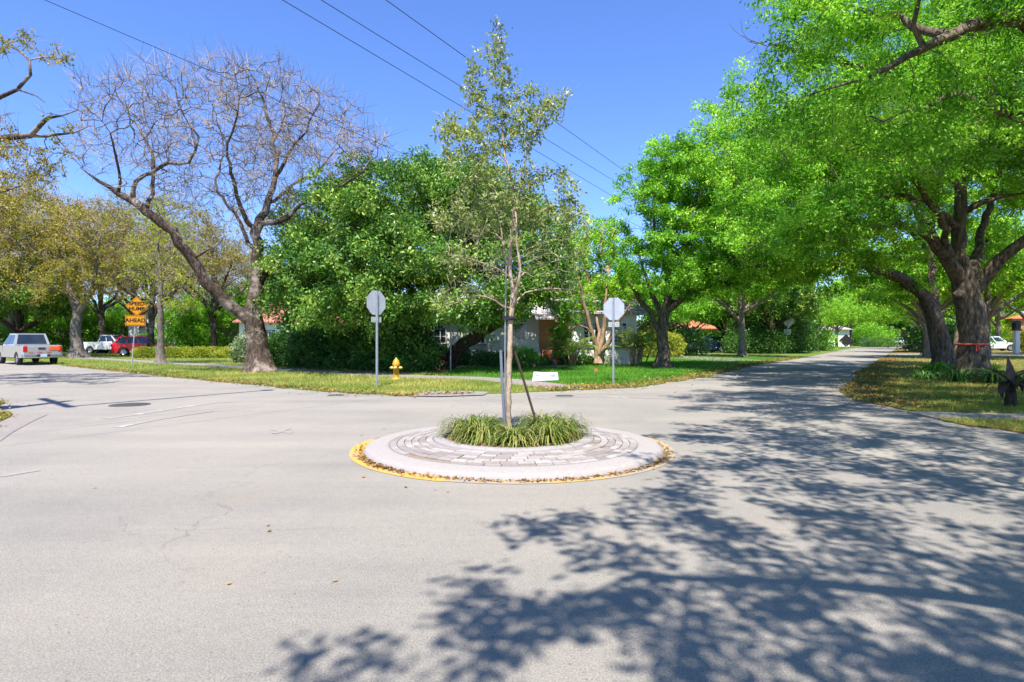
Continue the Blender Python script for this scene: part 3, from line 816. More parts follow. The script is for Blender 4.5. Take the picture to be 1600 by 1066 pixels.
stake('leaning_stake', 'short grey stake leaning to the left of the sapling trunk', [W(789, 672, YS - .16), W(784, 585, YS - .26), W(782.5, 548, YS - .3)], .020, M['stakegrey'])
stake('leaning_stake', 'dark brown stake leaning behind the right grass clumps', [W(838, 660, YS + .35), W(820, 600, YS + .28), W(803, 545, YS + .2)], .018, M['stakebrown'])
sb = W(798, 497, YS); mb = MB().lathe([(.058, -.03), (.064, -.03), (.064, .03), (.058, .03)], 20, closed=True); mb.box((-.06, -.06, 0), (.10, .05, .05), .6)
tag(mb.build('tree_tie', M['strap'], None, (sb[0], sb[1], sb[2])), 'black rubber tie strapping the sapling trunk to its steel stake', 'strap')

# ------------------------------------------------------------------ signs, hydrant, posts
def octagon(r): return [(r * math.cos(PI / 8 + k * PI / 4), r * math.sin(PI / 8 + k * PI / 4)) for k in range(8)]
def stop_sign(label, u, v, vtop, dirv, plaque_h):
    x, y = G(u, v); hgt = H + (HOR - vtop) / F * y
    t = thing('stop_sign', label, 'road sign', (x, y, .02), math.atan2(-dirv[0], dirv[1]), 'stop signs seen from behind')
    p = MB(); p.box((0, 0, hgt / 2 - .03), (.055, .05, hgt)); p.box((0, -.028, hgt / 2 - .03), (.022, .012, hgt)); p.build('post', M['galv'], t)
    zc = hgt - .40
    mb = MB().prism([(a, zc + b) for a, b in octagon(.405)], .030, .034); mb.build('sign_plate', M['signback'], t)
    mb = MB().prism([(a, zc + b) for a, b in octagon(.40)], .036, .038); mb.build('sign_face', M['stopred'], t)
    mb = MB().box((0, .033, zc - .405 - .12), (.40, .006, plaque_h), 0, .0); mb.build('plaque', M['plaqueback'], t)
    for z in (zc + .2, zc - .2, zc - .52): MB().lathe([(.001, -.048), (.014, -.046), (.014, -.036)], 8, c=(0, 0, z), axis='Y').build('bolt', M['chrome'], t)
    return t
stop_sign('back of the narrow-looking stop sign on the verge beside the yellow hydrant', 589, 606, 454, (-.80, .60), .17)
stop_sign('back of the broad stop sign on the green lawn before the white house', 958.5, 600, 465, (.55, .84), .17)

hx, hy = G(619, 594)
hyd = thing('fire_hydrant', 'yellow fire hydrant on the verge in front of the dark hedge', 'fire hydrant', (hx, hy, .02))
def hydrant_parts(t):
    MB().lathe([(.155, 0), (.155, .045), (.115, .05), (.105, .09), (.105, .50), (.135, .505), (.135, .545), (.12, .55)], 20).build('barrel', M['hydrant'], t)
    MB().lathe([(.14, .55), (.14, .575), (.125, .60), (.11, .68), (.07, .735), (.035, .75), (.035, .80), (.001, .80)], 20).build('bonnet', M['hydrant'], t)
    for ax, (dx, dy) in (('X', (-1, 0)), ('X', (1, 0)), ('Y', (0, -1))):
        r = .052 if ax == 'X' else .07; s = dx + dy
        pr = [(r * .8, s * .08), (r, s * .155), (r, s * .20), (.022, s * .205), (.022, s * .235), (.001, s * .235)]
        MB().lathe(pr, 14, c=(0, 0, .43), axis=ax).build('nozzle_cap', M['hydrantcap'], t)
    for k in range(8): MB().lathe([(.012, .04), (.012, .065), (.001, .065)], 6, c=(.135 * math.cos(k * PI / 4), .135 * math.sin(k * PI / 4), 0)).build('bolt', M['hydrantcap'], t)
hydrant_parts(hyd)
fx, fy = G(1231, 548)
dup(hyd, (fx, fy, .02), .4, label='far yellow hydrant at the roadside below the distant diamond sign')

def text(name, s, size, mat, parent, loc, bold=.0):
    cu = bpy.data.curves.new(name, 'FONT'); cu.body = s; cu.size = size; cu.align_x = 'CENTER'; cu.align_y = 'CENTER'; cu.extrude = .0015; cu.offset = bold
    cu.materials.append(mat)
    tmp = bpy.data.objects.new(name, cu); C.objects.link(tmp); bpy.context.view_layer.update()
    me = bpy.data.meshes.new_from_object(tmp.evaluated_get(bpy.context.evaluated_depsgraph_get())); me.name = name
    bpy.data.objects.remove(tmp); me.materials.clear(); me.materials.append(mat)
    o = bpy.data.objects.new(name, me); C.objects.link(o); o.parent = parent; o.location = loc; o.rotation_euler = (PI / 2, 0, 0); return o
wx, wy = G(206, 573)
ws = thing('warning_sign', 'orange diamond speed hump warning sign with an ahead plate on a grey post', 'road sign', (wx, wy, .02), math.radians(46))
k = wy / F
MB().tube([(0, 0, 0), (.10, 0, 1.5), (.24, 0, 3.75)], .03, 8).build('post', M['galv'], ws)
zc = H + (HOR - 479) * k; dr = 15.6 * k
MB().prism([(.22 + dr * a, zc + dr * b) for a, b in ((1, 0), (0, 1), (-1, 0), (0, -1))], -.045, -.040).build('diamond_plate', M['orange'], ws)
bd = MB()
for s in range(4):
    P4 = [(1, 0), (0, 1), (-1, 0), (0, -1)]; a, b = P4[s], P4[(s + 1) % 4]
    o1, o2, i1, i2 = [(.22 + dr * q * p[0], zc + dr * q * p[1]) for q, p in ((.93, a), (.93, b), (.89, a), (.89, b))]
    bd.prism([o1, o2, i2, i1], -.0475, -.0455)
bd.build('diamond_border', M['black'], ws)
text('lettering', 'SPEED', .27, M['black'], ws, (.22, -.048, zc + .13), .008); text('lettering', 'HUMP', .27, M['black'], ws, (.22, -.048, zc - .14), .008)
za = H + (HOR - 501.5) * k; aw, ah = 28 * k, 17 * k
MB().box((.16, -.043, za), (aw, .005, ah)).build('ahead_plate', M['orange'], ws)
bd = MB()
for (cx, cz, w, h) in ((0, ah * .43, aw * .94, .025), (0, -ah * .43, aw * .94, .025), (-aw * .46, 0, .025, ah * .86), (aw * .46, 0, .025, ah * .86)): bd.box((.16 + cx, -.047, za + cz), (w, .002, h))
bd.build('plate_border', M['black'], ws)
text('lettering', 'AHEAD', .29, M['black'], ws, (.16, -.048, za), .008)

fx, fy = G(1226, 553)
ds = thing('diamond_sign', 'grey back of a distant diamond sign with a small plate leaning by the right road', 'road sign', (fx, fy, .02), math.radians(-28))
k = fy / F
MB().tube([(0, 0, 0), (.18, 0, 1.7), (.36, 0, 3.3)], .04, 8).build('post', M['galv'], ds)
MB().prism([(.36 + .62 * a, H + 25 * k + .62 * b) for a, b in ((1, .1), (0, 1), (-1, -.1), (0, -1))], .045, .05).build('diamond_plate', M['signback'], ds)
MB().box((.24, .048, H + 9 * k), (.62, .006, .5), 0).build('lower_plate', M['signback'], ds)
fx, fy = G(1322, 544)
ds = thing('roadside_board', 'dark diamond board set low on a stand at the edge of the far road', 'road sign', (fx, fy, .02), math.radians(-20))
MB().prism([(1.0 * a, 1.1 + 1.0 * b) for a, b in ((1, 0), (0, 1), (-1, 0), (0, -1))], -.02, .02).build('diamond_board', M['black'], ds)
mb = MB(); mb.tube([(-.4, .03, .9), (-.7, .35, 0)], .03, 6); mb.tube([(.4, .03, .9), (.7, .35, 0)], .03, 6); mb.tube([(0, .04, .5), (0, -.45, 0)], .03, 6); mb.build('stand', M['galv'], ds)

sx, sy = G(1414, 541.5)
t = thing('stop_sign', 'small red stop sign facing us far down the right road', 'road sign', (sx, sy, .02), math.radians(-33))
MB().box((0, .03, 1.3), (.07, .05, 2.6)).build('post', M['galv'], t)
MB().prism([(a, 2.55 + b) for a, b in octagon(.46)], -.012, -.004).build('sign_plate', M['stopred'], t)
px, py = G(704, 581); tag(MB().tube([(0, 0, 0), (0, 0, 1.0), (.01, 0, 1.86)], .035, 8).build('metal_post', M['galv'], None, (px, py, .02)), 'bare grey metal post standing in the shade of the big ficus', 'post')

yx, yy = G(852, 598)
t = thing('yard_sign', 'low white board with faint grey lettering lying on the lawn edge', 'sign', (yx, yy, .03), .08)
MB().prism([(-.46, .02), (.46, .06), (.42, .33), (.05, .32), (-.40, .35)], -.03, .03).build('board', M['whiteplastic'], t)
text('lettering', 'Pho', .15, M['inkgrey'], t, (-.22, -.033, .21)); text('lettering', '348', .15, M['inkgrey'], t, (.22, -.033, .20))
for (u, v, lab) in ((929, 589, 'tiny orange marker flag on the lawn between board and broad stop sign'), (833, 581, 'tiny orange marker flag on the shaded lawn above the white board')):
    x, y = G(u, v); t = thing('marker_flag', lab, 'flag', (x, y, .03), 0, 'orange marker flags on the lawn')
    MB().tube([(0, 0, 0), (.01, 0, .3)], .005, 5).build('wire_staff', M['galv'], t); MB().box((.06, 0, .25), (.10, .006, .09)).build('flag', M['redorange'], t)

mx, my = G(1588, 553)
t = thing('lantern_post', 'white gate post topped by a square black lantern beside the white car', 'lamp post', (mx, my, .02))
MB().box((0, 0, 1.1), (.42, .42, 2.2), 0, .03).build('post', M['white'], t)
mb = MB().box((0, 0, 2.28), (.62, .62, .12)); mb.box((0, 0, 2.66), (.5, .5, .62)); mb.prism([(-.34, 2.98), (.34, 2.98), (0, 3.2)], -.34, .34); mb.build('lantern', M['black'], t)

# utility pole just outside the left edge and its lines
t = thing('utility_pole', 'tall brown wooden utility pole whose shadow crosses the road at the left', 'utility pole', (-11.5, 9.1, 0))
MB().tube([(0, 0, 0), (0, .02, 5), (.02, .04, 10.9)], [.20, .17, .13], 14).build('pole', M['polewood'], t)
ca = math.atan2(-.67, .74); cd = Vector((math.cos(ca), math.sin(ca), 0))
MB().box((0.02, 0.0, 10.3), (3.0, .14, .16), ca).build('crossarm', M['polewood'], t)
for d in (-1.4, -.6, .6, 1.4):
    MB().lathe([(.03, 0), (.035, .05), (.06, .08), (.05, .14), (.07, .17), (.03, .24), (.001, .24)], 12, c=(.02 + d * cd.x, d * cd.y, 10.38)).build('insulator', M['greycar'], t)
MB().lathe([(.2, 0), (.23, .04), (.23, .8), (.2, .84), (.001, .86)], 18, c=(-.34, -.2, 8.3)).build('transformer', M['trimgrey'], t)
e = cd * 1.3
MB().tube([(e.x, e.y, 10.36), (e.x + 1.0, e.y + 1.5, 10.5), (e.x + 2.7, e.y + 4.1, 10.55)], .075, 10).build('added_shadow_arm', M['galv'], t)  # unseen arm, added so its shadow draws the long line on the road
MB().lathe([(.02, .12), (.12, .10), (.2, 0), (.16, -.06), (.001, -.07)], 14, c=(e.x + 2.75, e.y + 4.2, 10.5)).build('added_arm_head', M['trimgrey'], t)  # end piece of the added arm, also out of view
def line(label, pts, r, sag):
    p0, p1 = Vector(pts[0]), Vector(pts[1]); d = p1 - p0; a = p0 - d * .9; b = p0 + d * 3.2; out = []
    for i in range(41):
        q = i / 40; p = a.lerp(b, q); p.z -= sag * 4 * q * (1 - q); out.append(p)
    z = Vector(out[0]); o = MB().tube([tuple(p - z) for p in out], r, 6).build('power_line', M['wire'], None, tuple(z))
    tag(o, label, 'power line', 'power lines crossing the sky')
HW = 8.6
def wire_pts(a, b, hh):
    out = []
    for (u, v) in (a, b):
        Y = (hh - H) * F / (HOR - v); out.append(((u - 800) / F * Y, Y, hh))
    return out
line('lowest of the thin wires, passing behind the bare tree crown at the left', wire_pts((70, 0), (620, 236), HW), .0075, .0)
line('first of three dark wires from the left, crossing behind the sapling', wire_pts((450, 0), (978, 316), HW), .0085, .1)
line('middle of three dark wires crossing the open sky behind the sapling', wire_pts((510, 0), (978, 291), HW + .1), .0085, .1)
line('highest of three dark wires, running above the sapling crown to the oaks', wire_pts((610, 0), (975, 263), HW + .2), .0085, .1)

# ------------------------------------------------------------------ houses
def window(root, x0, x1, z0, z1, y, cols=2, rows=3, name='window'):
    w = MB(); t = .06
    w.box(((x0 + x1) / 2, y - .03, z0 + t / 2), (x1 - x0, .07, t)); w.box(((x0 + x1) / 2, y - .03, z1 - t / 2), (x1 - x0, .07, t))
    for x in (x0 + t / 2, x1 - t / 2): w.box((x, y - .03, (z0 + z1) / 2), (t, .066, z1 - z0 - 2 * t))
    o = w.build(name, M['palewood'], root)
    MB().box(((x0 + x1) / 2, y - .012, (z0 + z1) / 2), (x1 - x0 - 2 * t + .01, .012, z1 - z0 - 2 * t + .01)).build('pane', M['glass'], o)
    m = MB()
    for i in range(1, cols): m.box((x0 + (x1 - x0) * i / cols, y - .028, (z0 + z1) / 2), (.035, .03, z1 - z0 - 2 * t))
    for i in range(1, rows): m.box(((x0 + x1) / 2, y - .026, z0 + (z1 - z0) * i / rows), (x1 - x0 - 2 * t, .026, .035))
    if m.v: m.build('glazing_bar', M['palewood'], o)
    MB().box(((x0 + x1) / 2, y - .07, z0 - .045), (x1 - x0 + .12, .14, .08)).build('sill', M['trimgrey'], o)
    return o
def hip_roof(x0, x1, y0, y1, z, rz, ov=.5, th=.1):
    mb = MB(); x0 -= ov; x1 += ov; y0 -= ov; y1 += ov; yd = (y1 - y0) / 2; ym = (y0 + y1) / 2
    b = [(x0, y0, z), (x1, y0, z), (x1, y1, z), (x0, y1, z)]; bl = [(p[0], p[1], z - th) for p in b]; r = [(x0 + yd, ym, rz), (x1 - yd, ym, rz)]
    mb.add(b + r + bl, [(0, 1, 5, 4), (1, 2, 5), (2, 3, 4, 5), (3, 0, 4), (6, 7, 1, 0), (7, 8, 2, 1), (8, 9, 3, 2), (9, 6, 0, 3), (9, 8, 7, 6)]); return mb
def gable_roof(x0, x1, y0, y1, z, rz, ov=.4, th=.12):
    """ridge along y"""
    xm = (x0 + x1) / 2; s = (rz - z) / ((x1 - x0) / 2); a0 = x0 - ov; a1 = x1 + ov; zl = z - s * ov
    return MB().prism([(a0, zl), (xm, rz), (a1, zl), (a1, zl + th), (xm, rz + th * 1.2), (a0, zl + th)], y0 - ov, y1 + .1)

hs = thing('white_house', 'single-storey white house with pale tile roof, cream porch and terracotta steps', 'house', (0, 35, 0))
w = MB(); w.box((-3.3, 6.0, 1.4), (9.8, 9.6, 2.8)); w.box((2.75, 6.6, 1.4), (2.3, 8.4, 2.78)); w.build('wall', M['white'], hs)
MB().box((5.2, 4.45, 1.45), (3.7, 10.1, 2.9)).build('wing_wall', M['white'], hs)
MB().box((2.5, 2.385, 1.4), (1.78, .02, 2.7)).build('porch_back_wall', M['cream'], hs)
MB().box((3.325, .9, 1.4), (.04, 2.9, 2.7)).build('porch_side_wall', M['cream'], hs)
hip_roof(-8.2, 3.3, 1.2, 10.8, 2.92, 4.5).build('roof', M['rooftile'], hs)
hip_roof(3.35, 7.05, -.6, 9.5, 2.98, 4.1).build('wing_roof', M['rooftile'], hs)
MB().add([(1.35, .25, 2.72), (3.45, .25, 2.72), (3.45, 2.3, 3.35), (1.35, 2.3, 3.35), (1.35, .25, 2.62), (3.45, .25, 2.62), (3.45, 2.3, 3.25), (1.35, 2.3, 3.25)], [(0, 1, 2, 3), (7, 6, 5, 4), (0, 4, 5, 1), (1, 5, 6, 2), (3, 7, 4, 0), (2, 6, 7, 3)]).build('porch_roof', M['rooftile'], hs)
s = MB()
for k in range(4): s.box((2.55, -.3 + k * .34, .1 + k * .1), (1.45 - .0 * k, .34, .2 + k * .2))
s.box((2.55, 1.7, .41), (1.5, 1.3, .82)); s.build('steps', M['step'], hs)
MB().prism([(-1.2, 0), (1.85, 0), (1.42, 1.45), (-1.2, 1.45)], -.45, -.2).build('porch_wing_wall', M['white'], hs)
MB().lathe([(.06, 0), (.09, .04), (.08, .26), (.03, .32), (.001, .32)], 10, c=(2.95, 2.26, 2.05)).build('wall_lantern', M['black'], hs)
window(hs, .1, .85, 1.15, 2.45, 1.2, 2, 4); window(hs, -5.0, -3.9, 1.2, 2.5, 1.2, 3, 3); window(hs, -7.4, -6.3, 1.2, 2.5, 1.2, 3, 3); window(hs, -2.6, -1.6, 1.2, 2.5, 1.2, 2, 3)
window(hs, 4.02, 5.0, 1.25, 2.42, -.6, 3, 5); window(hs, 5.7, 6.5, 1.25, 2.42, -.6, 3, 5)
MB().box((5.2, -.63, 1.03), (3.72, .07, .10)).build('band_course', M['trimgrey'], hs)

def simple_house(name, label, base, w, d, wh, rh, wallm, roofm, wins, rz=0., gable=False, arch=None):
    t = thing(name, label, 'house', base, rz)
    if gable: MB().prism([(-w / 2, 0), (w / 2, 0), (w / 2, wh), (0, rh - .12), (-w / 2, wh)], 0, d).build('wall', wallm, t); gable_roof(-w / 2, w / 2, 0, d, wh + .02, rh).build('roof', roofm, t)
    else: MB().box((0, d / 2, wh / 2), (w, d, wh)).build('wall', wallm, t); hip_roof(-w / 2, w / 2, 0, d, wh + .05, rh).build('roof', roofm, t)
    for (x0, x1, z0, z1) in wins: window(t, x0, x1, z0, z1, 0, 2, 3)
    if arch:
        x, hw, z0, zs = arch; pts = [(x - hw, z0), (x + hw, z0)] + [(x + hw * math.cos(a), zs + hw * 1.3 * math.sin(a)) for a in [i * PI / 10 for i in range(11)]]
        MB().prism(pts, -.05, -.01).build('arched_window', M['glass'], t)
    return t
x, y = W(465, 528, 54)[:2]
simple_house('tiled_house', 'house with a sunlit red barrel tile roof behind the dark hedge', (x, y, 0), 9.5, 8, 2.9, 5.6, M['white'], M['redtile'], [(-3, -1.8, 1.1, 2.3), (1.5, 2.8, 1.1, 2.3)], .35)
x, y = W(430, 528, 57)[:2]
x, y = W(255, 528, 64)[:2]
simple_house('arched_house', 'white house with red gable roof and arched window behind the red car', (x, y, 0), 6.5, 9, 3.1, 5.4, M['white'], M['redtile'], [(1.2, 2.2, 1.0, 2.2)], .25, True, (-1.75, .5, .8, 2.6))
x, y = W(345, 528, 66)[:2]
simple_house('low_white_house', 'low white house wall half hidden behind the bare leaning trunk', (x, y, 0), 5, 6, 2.6, 3.9, M['white'], M['redtile'], [(-1.2, -.3, .9, 2.0)], .1)
x, y = W(1062, 528, 78)[:2]
simple_house('orange_roof_house', 'house with an orange tile roof deep behind the lawn oak', (x, y, 0), 9, 8, 2.7, 4.4, M['cream'], M['orangetile'], [(-2.5, -1.3, 1, 2.2)], -.3)
x, y = W(1282, 528, 108)[:2]
simple_house('pale_house', 'pale white house between the far street trees', (x, y, 0), 9, 8, 3.0, 4.4, M['white'], M['rooftile'], [(-2.5, -1.2, 1, 2.2)], -.5)
x, y = W(1640, 528, 85)[:2]
simple_house('peach_house', 'peach-coloured house at the right edge behind the lantern post', (x, y, 0), 7.5, 8, 4.3, 5.8, M['peach'], M['orangetile'], [(-2.4, -1.2, 1, 2.3)], -.5)

# ------------------------------------------------------------------ vehicles
def arc(cx, r, z0, n=8):
    a0 = math.asin(max(-1, min(1, (z0 - .34) / r)))
    return [(cx + r * math.cos(a), .34 + r * math.sin(a)) for a in [a0 + (PI - 2 * a0) * i / n for i in range(n + 1)]]
def vehicle(name, label, loc, heading, paint, kind, group=None):
    t = thing(name, label, 'pickup truck' if kind == 'pickup' else 'car', loc, math.atan2(heading[1], heading[0]), group)
    if kind == 'pickup': Lh, Wd, wb, zb, zh, zt, ztop = 2.7, 1.90, 1.62, .42, 1.12, 1.10, 1.80
    elif kind == 'suv': Lh, Wd, wb, zb, zh, zt, ztop = 2.3, 1.84, 1.34, .30, 1.00, 1.04, 1.68
    else: Lh, Wd, wb, zb, zh, zt, ztop = 2.35, 1.80, 1.36, .26, .86, .92, 1.44
    R = .36; ar = R + .07
    # side outline, clockwise from the front bottom
    top = {'pickup': [(Lh - .02, .62), (Lh - .05, .92), (Lh - .25, 1.03), (1.25, zh), (-.85, 1.13), (-Lh + .02, 1.13), (-Lh, 1.05), (-Lh, .62)],
           'suv': [(Lh - .02, .50), (Lh - .06, .74), (Lh - .35, .90), (1.05, zh), (-1.6, 1.04), (-Lh + .08, 1.03), (-Lh + .02, .85), (-Lh, .50)],
           'sedan': [(Lh - .02, .44), (Lh - .08, .62), (Lh - .4, .74), (.95, zh), (-1.3, .95), (-Lh + .25, .93), (-Lh + .02, .8), (-Lh, .46)]}[kind]
    bot = [(-Lh + .12, zb)] + [p for p in reversed(arc(-wb, ar, zb))] + [p for p in reversed(arc(wb, ar, zb))] + [(Lh - .12, zb)]
    out = top + bot; n = len(out); cz = .7; vs = []; fs = []
    for (yy, sc) in ((-Wd / 2, .965), (-Wd / 2 + .09, 1.), (Wd / 2 - .09, 1.), (Wd / 2, .965)):
        for (px, pz) in out: vs.append((px * (sc if abs(px) > Lh - .4 else 1), yy, cz + (pz - cz) * (sc if pz > .7 else 1)))
    for lay in range(3):
        for i in range(n):
            j = (i + 1) % n; fs.append((lay * n + i, lay * n + j, lay * n + n + j, lay * n + n + i))
    mb = MB().add(vs, fs); mb.add(vs[:n], [tuple(reversed(range(n)))]); mb.add(vs[3 * n:], [tuple(range(n))]); mb.build('body', paint, t)
    cab = {'pickup': ((1.25, 1.10), (.45, ztop), (-.62, ztop), (-.85, 1.11)), 'suv': ((1.1, .98), (.25, ztop), (-1.75, ztop - .06), (-2.2, 1.02)), 'sedan': ((.98, .84), (.15, ztop), (-.85, ztop - .02), (-1.75, .92))}[kind]
    wb_, wt = Wd / 2 - .07, Wd / 2 - .24
    A = [Vector((x, s * (wb_ if i in (0, 3) else wt), z)) for s in (1, -1) for i, (x, z) in enumerate(cab)]
    q = [A[1] + Vector((-.06, 0, .0)), A[2], A[6], A[5] + Vector((-.06, 0, 0))]
    mb = MB().add([tuple(p) for p in A], [(0, 1, 2, 3), (7, 6, 5, 4), (0, 4, 5, 1), (1, 5, 6, 2), (2, 6, 7, 3)]); mb.build('cabin', paint, t)
    def pane(nm, a, b, c, d, u0, u1, v0, v1):
        def P(u, v): return (a.lerp(b, u)).lerp(d.lerp(c, u), v)
        nrm = (b - a).cross(d - a).normalized() * .012
        pts = [P(u0, v0), P(u1, v0), P(u1, v1), P(u0, v1)]
        cen = sum(pts, Vector()) / 4
        if nrm.dot(cen - Vector((0, 0, 1.2))) < 0: nrm = -nrm
        m = MB().add([tuple(p + nrm) for p in pts] + [tuple(p - nrm * .5) for p in pts], [(0, 1, 2, 3), (0, 4, 5, 1), (1, 5, 6, 2), (2, 6, 7, 3), (3, 7, 4, 0)]); m.build(nm, M['carglass'], t)
    pane('windscreen', A[0], A[4], A[5], A[1], .05, .95, .08, .94)
    pane('rear_window', A[3], A[7], A[6], A[2], .08, .92, .12, .92)
    for o in (0, 4):
        sp = ((.06, .50), (.54, .94)) if kind != 'suv' else ((.07, .36), (.40, .66), (.70, .95))
        for (u0, u1) in sp: pane('side_window', A[o], A[o + 3], A[o + 2], A[o + 1], u0, u1, .12, .88)
    for sx in (wb, -wb):
        for sy in (1, -1):
            y0 = sy * (Wd / 2 - .13)
            w = MB().lathe([(R * .62, -.115), (R * .93, -.115), (R, -.07), (R, .07), (R * .93, .115), (R * .62, .115)], 24, c=(sx, y0, R), axis='Y').build('wheel', M['tyre'], t)
            rm = MB().lathe([(R * .64, sy * .10), (R * .60, sy * .085), (R * .2, sy * .06), (.001, sy * .075)], 20, c=(sx, y0, R), axis='Y')
            for k in range(5):
                a = k * 2 * PI / 5; rm.box((sx + math.cos(a) * R * .36, y0 + sy * .085, R + math.sin(a) * R * .36), (R * .5, .03, .07), 0, 0, -a)
            rm.build('rim', M['rim'], w)
    hz = {'pickup': .86, 'suv': .76, 'sedan': .62}[kind]; tz = {'pickup': .92, 'suv': .9, 'sedan': .8}[kind]
    for sy in (1, -1):
        MB().box((Lh - .10, sy * (Wd / 2 - .26), hz), (.14, .40, .17), 0, .03).build('headlight', M['headlight'], t)
        MB().box((-Lh + .035, sy * (Wd / 2 - .14), tz), (.10, .20, .34 if kind == 'pickup' else .22), 0, .02).build('tail_light', M['taillight'], t)
        MB().box((.95 if kind != 'sedan' else .8, sy * (Wd / 2 + .07), zh + .06), (.12, .18, .14), 0, .03).build('side_mirror', M['plastic'], t)
    MB().box((Lh - .02, 0, zb + .16), (.10, Wd - .16, .20), 0, .02).build('front_bumper', M['plastic'], t)
    if kind == 'pickup':
        m = MB(); m.box((-Lh - .06, 0, .52), (.18, Wd - .06, .20), 0, .03); m.build('rear_bumper', M['chrome'], t)
        MB().box((-Lh - .155, 0, .55), (.02, .62, .13)).build('step_pad', M['plastic'], t)
        MB().box((-1.78, 0, 1.135), (1.80, Wd - .22, .02)).build('bed_cover', M['plastic'], t)
    else: MB().box((-Lh + .0, 0, zb + .18), (.12, Wd - .12, .26), 0, .03).build('rear_bumper', M['plastic'], t)
    MB().box((-Lh - (.17 if kind == 'pickup' else .065), 0, .55 if kind == 'pickup' else .62), (.012, .31, .155)).build('licence_plate', M['plate'], t)
    MB().box((Lh - .01, 0, (hz + zb) / 2 + .12), (.06, .9, .2), 0, .02).build('grille', M['plastic'], t)
    m = MB(); m.box((0, 0, zb + .02), (2 * Lh - .9, Wd - .35, .16)); m.build('underbody', M['plastic'], t)
    return t
hb = (-.80, .60)
x, y = G(52, 570.5)
pk = vehicle('pickup_truck', 'silver pickup parked at the left edge with red and orange tailgate markings', (x - 1.6, y + 1.6, 0), hb, M['silver'], 'pickup')
for k in range(3): MB().prism([(-.40 + k * .42, .72), (-.22 + k * .42, .72), (-.14 + k * .42, .79), (-.32 + k * .42, .79)], -2.716, -2.70, 'X').build('reflective_stripe', M['redorange'], pk)
MB().box((-2.71, -.56, .95), (.016, .52, .22)).build('warning_panel', M['redorange'], pk)
MB().box((-2.712, .05, .95), (.02, .34, .09)).build('tailgate_handle', M['plastic'], pk)
x, y = G(160, 553); vehicle('pickup_truck', 'white pickup parked side-on between the thick trunk and the red car', (x + 1.0, y, .02), (.985, -.17), M['whitecar'], 'pickup')
x, y = G(216, 556.5); vehicle('red_car', 'bright red hatchback parked side-on behind the warning sign', (x + .6, y, .02), (.97, .24), M['redcar'], 'suv')
x, y = G(285, 548); vehicle('parked_car', 'pale grey car roof showing above the clipped yellow-green hedge', (x, y + 6, .02), (.9, .4), M['greycar'], 'sedan')
x, y = G(1548, 548.5); vehicle('parked_car', 'white hatchback in the driveway beyond the big oak trunk', (x + .3, y, .03), (.98, -.2), M['whitecar'], 'suv')
x, y = G(1449, 549); vehicle('parked_car', 'dark car in the shade beside the leaning double oak trunk', (x, y, .02), (-.9, .35), M['blackcar'], 'sedan')
x, y = G(1100, 551.5); vehicle('parked_car', 'dark blue car half hidden by shrubs on the far drive', (x + .2, y, .03), (-.97, -.25), M['bluecar'], 'suv')
x, y = G(1350, 541.5); vehicle('parked_car', 'grey car parked beyond the dark roadside board', (x + 2, y + 3, .02), (.6, .8), M['greycar'], 'sedan')
x, y = G(1404, 540.0); vehicle('parked_van', 'small white vehicle far down the shaded road beside the red sign', (x, y, .0), (-.55, -.84), M['whitecar'], 'suv')

# ------------------------------------------------------------------ trees
Q = float(1.0)
# bare tree (left)
YB = 27.3
bl = [[(405, 582, .50, 0), (404, 560, .47, 0), (400, 530, .43, 0), (398, 505, .42, 0), (399, 470, .33, 0), (403, 435, .28, 0), (402, 405, .25, 0), (402, 380, .22, 0), (404, 352, .20, .2), (418, 318, .15, .5), (430, 275, .12, .6), (428, 225, .09, .8), (418, 180, .07, .8), (405, 140, .045, .6), (385, 105, .02, .4)],
      [(392, 500, .29, 0), (372, 486, .265, -.3), (345, 464, .25, -.7), (320, 440, .23, -1), (303, 405, .21, -1.2), (280, 378, .20, -1.4), (254, 352, .19, -1.6), (230, 330, .17, -1.7), (205, 312, .16, -1.8), (182, 300, .11, -1.9), (155, 284, .07, -2), (125, 262, .04, -2)],
      [(205, 310, .10, -1.8), (212, 285, .085, -2), (235, 268, .075, -2.2), (265, 257, .07, -2.4), (296, 254, .06, -2.5), (304, 235, .05, -2.5), (312, 212, .04, -2.5), (298, 192, .03, -2.6), (280, 170, .02, -2.6)],
      [(232, 330, .10, -1.7), (238, 290, .08, -1.2), (240, 250, .07, -.8), (225, 215, .055, -.5), (205, 185, .04, -.4), (185, 150, .025, -.4), (178, 120, .012, -.4)],
      [(190, 303, .07, -1.8), (185, 270, .055, -2.2), (180, 230, .04, -2.6), (160, 190, .025, -3)],
      [(398, 395, .10, 0), (378, 360, .085, .5), (370, 340, .07, .8), (345, 310, .06, 1.2), (338, 280, .05, 1.5), (350, 240, .04, 1.8), (340, 190, .025, 2), (318, 140, .012, 2)],
      [(402, 372, .12, 0), (375, 320, .09, -.6), (360, 270, .07, -1.2), (358, 225, .05, -1.6), (372, 170, .035, -2), (368, 120, .015, -2.2)],
      [(406, 350, .12, .2), (440, 345, .09, -.4), (470, 322, .07, -1), (500, 303, .06, -1.5), (545, 283, .045, -2), (580, 252, .03, -2.3), (605, 218, .012, -2.5)],
      [(430, 280, .09, .6), (448, 240, .07, .2), (470, 215, .05, 0), (490, 180, .035, -.4), (500, 150, .015, -.6)],
      [(418, 318, .08, .5), (455, 290, .06, 1.2), (500, 265, .045, 1.8), (530, 220, .03, 2.3), (540, 180, .015, 2.5)],
      [(402, 440, .26, 0), (418, 418, .24, .4), (438, 402, .22, .9), (462, 388, .18, 1.4), (492, 380, .15, 2), (520, 365, .10, 2.5)],
      [(428, 225, .05, .8), (445, 180, .035, 1.1), (440, 140, .02, 1.2), (436, 95, .008, 1.2)],
      [(303, 405, .05, -1.2), (330, 385, .03, -1.6), (350, 370, .015, -2)]]
